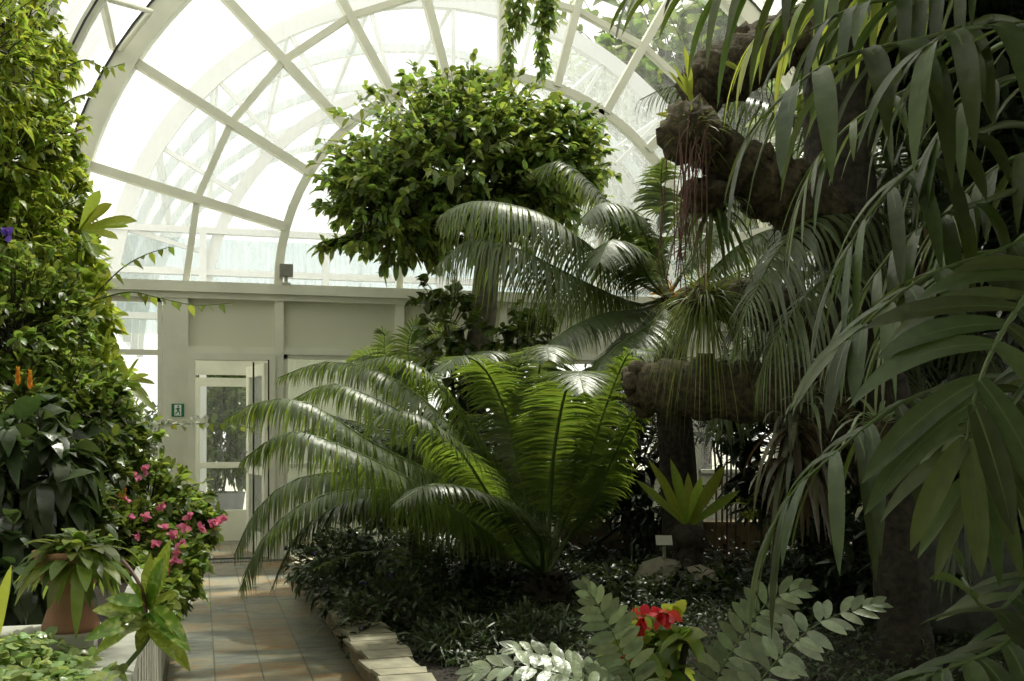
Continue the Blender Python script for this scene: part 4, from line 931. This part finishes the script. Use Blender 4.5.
# unseen tree crown added above the frame on the right to shade the bed
shrub('added_shade_tree', 'unseen tree crown added under the vault to shade the right side of the bed', 980, 600, 9.2, [((5.2,5.5,5.9), (2.0,2.4,.7), 2), ((3.4,2.8,5.2), (2.0,1.8,.6), 1.8), ((6.7,8.4,5.2), (1.2,2.0,.8), 1.4), ((6.6,4.5,4.2), (1.2,2.2,.9), 1.4)], 1100, 13, .34, .14, 'mid_leaf', 81, cat='tree', tr=.012)

# ================================================================= LEFT SIDE: CLIMBERS, FLOWERS, POT
PZ = PT - .1
def lshrub(name, label, x, y, d_, blobs, tw, per, L_, W_, mat, seed, **kw):
    kw.setdefault('z', PZ); return shrub(name, label, x, y, d_, blobs, tw, per, L_, W_, mat, seed, **kw)
# upper climber
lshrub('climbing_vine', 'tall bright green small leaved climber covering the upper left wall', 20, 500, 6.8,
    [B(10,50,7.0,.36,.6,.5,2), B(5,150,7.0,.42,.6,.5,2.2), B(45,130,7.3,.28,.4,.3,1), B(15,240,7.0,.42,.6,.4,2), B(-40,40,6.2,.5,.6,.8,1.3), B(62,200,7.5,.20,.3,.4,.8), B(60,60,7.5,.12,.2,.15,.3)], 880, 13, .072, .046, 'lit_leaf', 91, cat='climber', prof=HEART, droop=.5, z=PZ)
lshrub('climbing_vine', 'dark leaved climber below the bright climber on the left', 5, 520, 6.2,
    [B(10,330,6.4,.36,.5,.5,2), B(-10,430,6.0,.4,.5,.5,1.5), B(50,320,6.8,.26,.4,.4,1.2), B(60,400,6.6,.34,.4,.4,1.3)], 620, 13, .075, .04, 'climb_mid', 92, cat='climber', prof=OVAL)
lshrub('leafy_shrub', 'yellow green broad leaved shrub against the window at the left', 105, 480, 7.4,
    [B(85,305,7.6,.20,.35,.35,1.2), B(90,375,7.4,.24,.35,.35,1.4), B(78,250,7.8,.18,.3,.3,.8)], 150, 9, .12, .065, 'yellowgreen', 93, prof=OVAL)
lshrub('dark_leaf_plant', 'plant with large dark veined leaves behind the terracotta pot', 20, 600, 4.9,
    [B(20,470,4.9,.26,.3,.28,1.5), B(10,560,4.7,.28,.25,.25,1.5), B(45,440,5.1,.2,.25,.2,1)], 100, 7, .18, .085, 'veined', 94, cat='plant', prof=OVAL, droop=.7)
fl_ = lshrub('flowering_shrub', 'pink flowering bushy shrub leaning over the path at the left', 150, 560, 7.6,
    [B(150,500,7.4,.40,.5,.30,2), B(110,450,7.2,.32,.4,.34,1.5), B(168,565,7.0,.26,.5,.28,1.6), B(130,540,6.8,.3,.5,.3,1.2), B(195,525,7.4,.18,.3,.14,.7), B(150,590,6.4,.22,.5,.16,.8)], 640, 13, .08, .045, 'climb_mid', 95, prof=OVAL)
flowers(fl_, [at(x, y, 6.45) for x, y, d_ in ((146,560,6.3),(177,555,7.1),(181,543,7.1),(217,521,7.5),(222,519,7.5),(190,516,7.3),(129,517,6.9),(145,517,6.9),(118,479,6.9),(110,510,6.8),(175,562,7.0),(172,535,7.0),(136,476,7.0),(147,470,7.1),(213,524,7.5),(155,545,7),(168,572,7),(199,528,7),(184,527,7),(126,500,7),(139,536,7),(160,505,7),(108,497,6.9),(163,528,7.0))], .042, 'pink', 4)
flowers(fl_, [at(x, y, 6.4) for x, y in ((116,487),(122,492),(108,483))], .045, 'orange', 6)
bd = lshrub('bedding_shrub', 'mid green shrub with purple flowers behind the potted plant', 70, 560, 5.8, [B(80,465,6.0,.28,.3,.22,1), B(60,510,5.6,.26,.3,.2,1), B(100,420,6.4,.25,.3,.2,.8)], 200, 11, .09, .05, 'mid_leaf', 96, prof=OVAL)
flowers(bd, [at(70,471,5.5), at(86,500,5.3), at(8,235,6.1)], .05, 'purple', 8)
# low dark plants hanging over the planter side
lshrub('trailing_plant', 'dark trailing plant hanging down the white planter side beside the path', 175, 590, 7.4, [B(172,590,7.4,.15,.4,.16,1), B(150,585,7.0,.16,.35,.14,.6)], 110, 10, .08, .035, 'ground', 97, cat='plant')
# golden candle flowers
p = at(27, 400, 5.6); t = thing('candle_plant', 'plant with two upright yellow candle shaped flowers at the far left', 'plant', (p[0], p[1], PZ))
bush(t, [B(27,402,5.6,.1,.1,.08,1)], 16, 6, .1, .04, 'mid_leaf', seed=9, root=(p[0], p[1], PZ), prof=LANCE)
for x, y0_, y1_ in ((18,386,368),(30,390,371)):
    m = MB(); a, b_ = at(x, y0_, 5.45), at(x, y1_, 5.45); rr = np.random.RandomState(x)
    for k in range(26):
        f = k/26; c = a*(1-f)+b_*f; an = k*2.4; D = np.array([math.cos(an)*.5, math.sin(an)*.5, 1]); m.rib([c], [D], [[math.cos(an), math.sin(an), 0]], .03*(1.2-f*.6), .018, 0, prof=LANCE, m=2, fold=.3)
    m.build('flower', M['orange'], t)
# big pale leaves
p = at(80, 230, 7.3); t = thing('broad_leaf_plant', 'broad pale yellow leaves catching the sun against the window edge', 'plant', p)
m = MB()
for x, y, w_ in ((137,211,.12),(128,218,.10),(118,232,.09),(112,196,.1),(98,252,.1),(100,182,.08)):
    q = at(x, y, 7.2); m.rib([p], [q - p], [[.3, -.8, .7]], np.linalg.norm(q-p)*1.05, w_, .15, prof=NEST, m=7, fold=.2)
m.tube(spline([np.array([p[0]-.05, p[1], PZ]), p - np.array([.03, 0, .8]), p], 10), .014, 8, m=1); m.build('leaves', [M['yellowgreen'], M['stem']], t)
# single shoot with large leaves near the window
p = at(118, 405, 6.8); t = thing('young_shoot', 'leafy green shoot standing in front of the small left window', 'plant', (p[0], p[1], PZ))
m = MB(); P = spline([np.array([p[0]-.05, p[1], PZ]), p, at(128,380,6.8)], 12); m.tube(P, .007, 6, m=1)
for x, y in ((140,352),(150,372),(156,380),(150,395),(158,408),(112,372),(118,352),(142,385),(105,392)):
    q = at(x, y, 6.8 + rs.uniform(-.1,.1)); s_ = P[-1 - (x % 3)]; m.rib([s_], [q - s_], [[0, -.6, .8]], np.linalg.norm(q-s_), .06, .12, prof=OVAL, m=6, fold=.2)
m.build('foliage', [M['lit_leaf'], M['stem']], t)

def vine(label, pts, n, L_, W_, mat, seed, name='vine_tendril', cat='vine', prof=HEART, hang=.7, flower=None):
    rnd = np.random.RandomState(seed); P = spline(path_at(pts), 40); t = thing(name, label, cat, P[0])
    m = MB(); m.tube(P, np.linspace(.006, .0025, 40), 5, cap=False); m.build('stem', M['stem'], t)
    i = np.linspace(2, 39, n).astype(int); T = unit(np.gradient(P, axis=0))[i]; sd_ = unit(np.cross(T, [0, 0, 1.]))*np.where(np.arange(n) % 2, 1, -1)[:, None]
    D = unit(sd_*.5 + T*.4 + np.array([0, 0, -hang]) + rnd.normal(size=(n, 3))*.25); N = unit(np.array([-.2, -1, .5]) + rnd.normal(size=(n, 3))*.3)
    m = MB(); m.rib(P[i], D, N, L_*rnd.uniform(.7, 1.2, n), W_*rnd.uniform(.8, 1.2, n), .1, prof=prof, m=5, fold=.2); m.build('foliage', M[mat], t)
    if flower: flowers(t, [at(*q) for q in flower[1]], flower[2], flower[0], seed)
    return t
vine('long leafy tendril reaching right in front of the cream panel', [(95,300,7.2),(130,292,7.2),(160,298,7.2),(195,305,7.2),(232,303,7.2)], 15, .075, .045, 'lit_leaf', 1)
vine('leafy tendril rising to the right across the window above the sill', [(90,300,7.4),(120,270,7.4),(145,255,7.4),(170,247,7.4)], 9, .075, .045, 'lit_leaf', 2)
vine('thin shoot with small white flowers reaching across the door post', [(110,425,7.2),(150,425,7.2),(190,424,7.2),(225,424,7.2),(252,428,7.2)], 12, .05, .04, 'lit_leaf', 3, flower=('whitepetal', [(152,424,7.1),(161,425,7.1),(172,424,7.1),(185,424,7.1),(195,421,7.1),(206,422,7.1), (142,424,7.1)], .048))
vine('short sprig touching the arch frame at the upper left', [(60,70,7.2),(85,60,7.2),(105,68,7.2),(122,64,7.2)], 14, .07, .04, 'lit_leaf', 4)
vine('upright sprig at the top of the left climber', [(30,40,7.0),(38,20,7.0),(50,5,7.0),(65,-8,7.0)], 12, .07, .04, 'lit_leaf', 5)
vine('sprig crossing the vault at the upper left', [(40,120,7.0),(70,100,7.0),(90,92,7.0),(100,80,7.0)], 16, .07, .042, 'lit_leaf', 6)
# vine hanging from the top of the fan window
hv = thing('hanging_vine', 'variegated vine hanging from the top of the fan window above the round tree', 'vine', at(515, -40, 12.4))
for i, pts in enumerate(([(512,-60),(510,0),(508,60),(504,80)], [(540,-60),(540,-10),(542,40),(544,72)], [(520,-60),(524,-10),(518,30)], [(548,-60),(550,-5),(548,25)])):
    P = spline([at(x, y, 12.4) for x, y in pts], 40); m = MB(); m.tube(P, .006, 5, cap=False, m=1)
    leaves_on(m, P, 210 - 25*i, .11, .07, np.random.RandomState(50+i), 0, 1.0, -.3, .4, prof=HEART, pet=.05); m.build('strand', [M['ficus_leaf'], M['stem']], hv)

# terracotta pot on the ledge
pc = at(71, 630, 3.94); pc[2] = .828
t = thing('terracotta_pot', 'old terracotta urn with a flared foot standing on the white ledge', 'pot', pc)
m = MB(); prof = [(.001,0),(.098,0),(.098,.02),(.088,.05),(.072,.10),(.062,.135),(.066,.142),(.072,.15),(.070,.158),(.085,.165),(.102,.19),(.115,.225),(.122,.262),(.130,.266),(.130,.285),(.118,.286),(.112,.26),(.001,.25)]
m.lathe(pc, prof, 40); m.build('urn', M['terracotta'], t)
m = MB(); m.lathe(pc + np.array([0, 0, .255]), [(.113, 0), (.001, .012)], 24); m.build('soil', M['soil'], t)
t = thing('potted_plant', 'drooping green leafy plant growing in the terracotta urn', 'plant', pc + np.array([0, 0, .26]))
rosette(t, pc + np.array([.01, -.01, .25]), 130, .21, .052, 80, 5, 'climb_mid', 19, .7, prof=OVAL, seg=6, lj=.3)
rosette(t, pc + np.array([.04, -.03, .26]), 75, .21, .052, 75, -5, 'climb_mid', 20, .7, prof=OVAL, seg=6, lj=.3)

# croton-like plant on the planter corner
pc2 = at(145, 615, 3.55); t = thing('glossy_leaf_plant', 'shiny variegated plant with wavy drooping leaves at the planter corner', 'plant', (pc2[0]-.12, pc2[1], PZ))
m = MB(); P = spline([(pc2[0]-.16, pc2[1]+.02, PZ), at(147,640,3.55), pc2, at(148,600,3.55)], 12); m.tube(P, .008, 8); m.build('stem', M['stem'], t)
m = MB(); P = spline([at(146,612,3.52), at(142,590,3.52), at(132,572,3.55), at(122,560,3.6)], 12); m.tube(P, .006, 8); m.build('flower_stalk', M['redstem'], t, label='dark red flower stalk')
m = MB()
for (x, y), (a, b), w_, dr in (((145,612),(98,606),.055,.1), ((146,618),(90,630),.05,.15), ((148,608),(163,566),.05,-.05), ((150,604),(168,548),.045,0), ((150,612),(185,640),.05,.1), ((150,610),(183,605),.03,.7), ((147,615),(122,630),.05,.1), ((145,604),(110,596),.04,.1), ((150,618),(186,660),.045,.1), ((148,605),(130,585),.04,0), ((148,616),(160,640),.035,.2), ((150,606),(190,612),.03,.5), ((147,618),(138,645),.03,.1), ((148,612),(112,612),.045,.15), ((150,606),(176,590),.04,.1), ((148,620),(172,650),.04,.1), ((146,608),(150,560),.035,0), ((146,614),(100,645),.04,.1)):
    p, q = at(x, y, 3.55), at(a, b, 3.40 + .15*rs.rand()); m.rib([p], [q - p], [[0, -.75, .65]], np.linalg.norm(q-p)*1.15, w_*1.35, dr, prof=([0,.08,.2,.32,.45,.58,.7,.85,1],[.3,.8,.7,1,.85,1,.75,.5,.03]), m=10, fold=.28)
m.build('leaves', M['croton'], t)
# arching yellow leaf at the left edge
p = at(-10, 655, 3.3); t = thing('strap_leaf_plant', 'single bright yellow green strap leaf at the left picture edge', 'plant', p)
m = MB(); m.rib([p], [at(12, 545, 3.3) - p], [[0, -1, .2]], .34, .04, .15, prof=LANCE, m=8, fold=.2); m.rib([p], [at(-20, 560, 3.3) - p], [[0, -1, .2]], .3, .04, .15, prof=LANCE, m=8, fold=.2); m.build('leaves', M['yellowgreen'], t)
# peperomia bed
rr = np.random.RandomState(55); n = 5200
X = rr.uniform(-1.45, -.235, n); Y = rr.uniform(2.6, 3.98, n)
ok = (X < -.34) | ((Y < 3.62) & (rr.rand(n) < .6)); X = X[ok]; Y = Y[ok]; n = len(X); edge = np.clip((-.30 - X)/.2, 0, 1)
Zv = PZ + .085 + rr.uniform(.02, .075, n)*edge + .035*np.sin(X*14)*np.sin(Y*11)*edge + .02
D = unit(rr.normal(size=(n, 3))*np.array([1, 1, .35]) + np.array([0, 0, .25])); N = unit(rr.normal(size=(n, 3))*.35 + np.array([0, -.2, 1]))
Zv = np.where(X > -.36, np.maximum(Zv, PT + .03), Zv)
m = MB(); m.rib(np.stack([X, Y, Zv], 1), D, N, rr.uniform(.025, .055, n), rr.uniform(.022, .042, n), .15, prof=([0,.1,.3,.6,.85,1],[.4,.85,1,.95,.6,.1]), m=4, fold=.12)
tag(m.build('ground_cover', M['pep']), 'pale green round leaved ground cover in the near left planter', 'plants', kind='stuff')

# ================================================================= OUTSIDE
def otree(label, x, y, z, r, n, seed, mat='mid_leaf', L_=.5):
    t = thing('garden_tree', label, 'tree', (x, y, -.1)); m = MB(); m.tube([(x, y, -.1), (x, y, z)], [.3, .15], 10, jag=.1); m.build('trunk', M['bark'], t)
    bush(t, [((x, y, z), (r, r, r*.9), 1)], n, 10, L_, L_*.55, mat, seed=seed, tr=.03, keep=False)
otree('big garden tree outside to the right, seen through the fan window', 12.2, 25.5, 9.0, 4.6, 520, 101)
otree('garden tree outside behind the right wall', 13.9, 16, 7.5, 4.3, 520, 102)
otree('garden tree outside nearest on the right', 13.9, 7, 7.5, 4.3, 520, 103)
shrub('garden_shrub', 'leafy potted tree seen through the glass of the porch door', 215, 470, 18.5, [B(222,430,18.5,.9,.6,1.1,2), B(210,395,18.8,.5,.4,.6,1), B(235,400,19,.8,.4,1.0,1)], 560, 12, .15, .07, 'mid_leaf', 104, z=-.07, keep=False)
m = MB(); p = at(222, 490, 18.3); m.lathe((p[0], p[1], -.07), [(.01,0),(.3,0),(.38,.55),(.34,.55),(.01,.5)], 24); tag(m.build('garden_pot', plain('grey_pot', (.12,.12,.12), .8)), 'dark grey tub under the tree beyond the porch door', 'pot')
shrub('garden_shrub', 'green bush outside the small window left of the post', 120, 450, 17.0, [B(125,430,17,1.2,.5,.6,1)], 130, 11, .15, .06, 'mid_leaf', 105, z=-.07, keep=False)
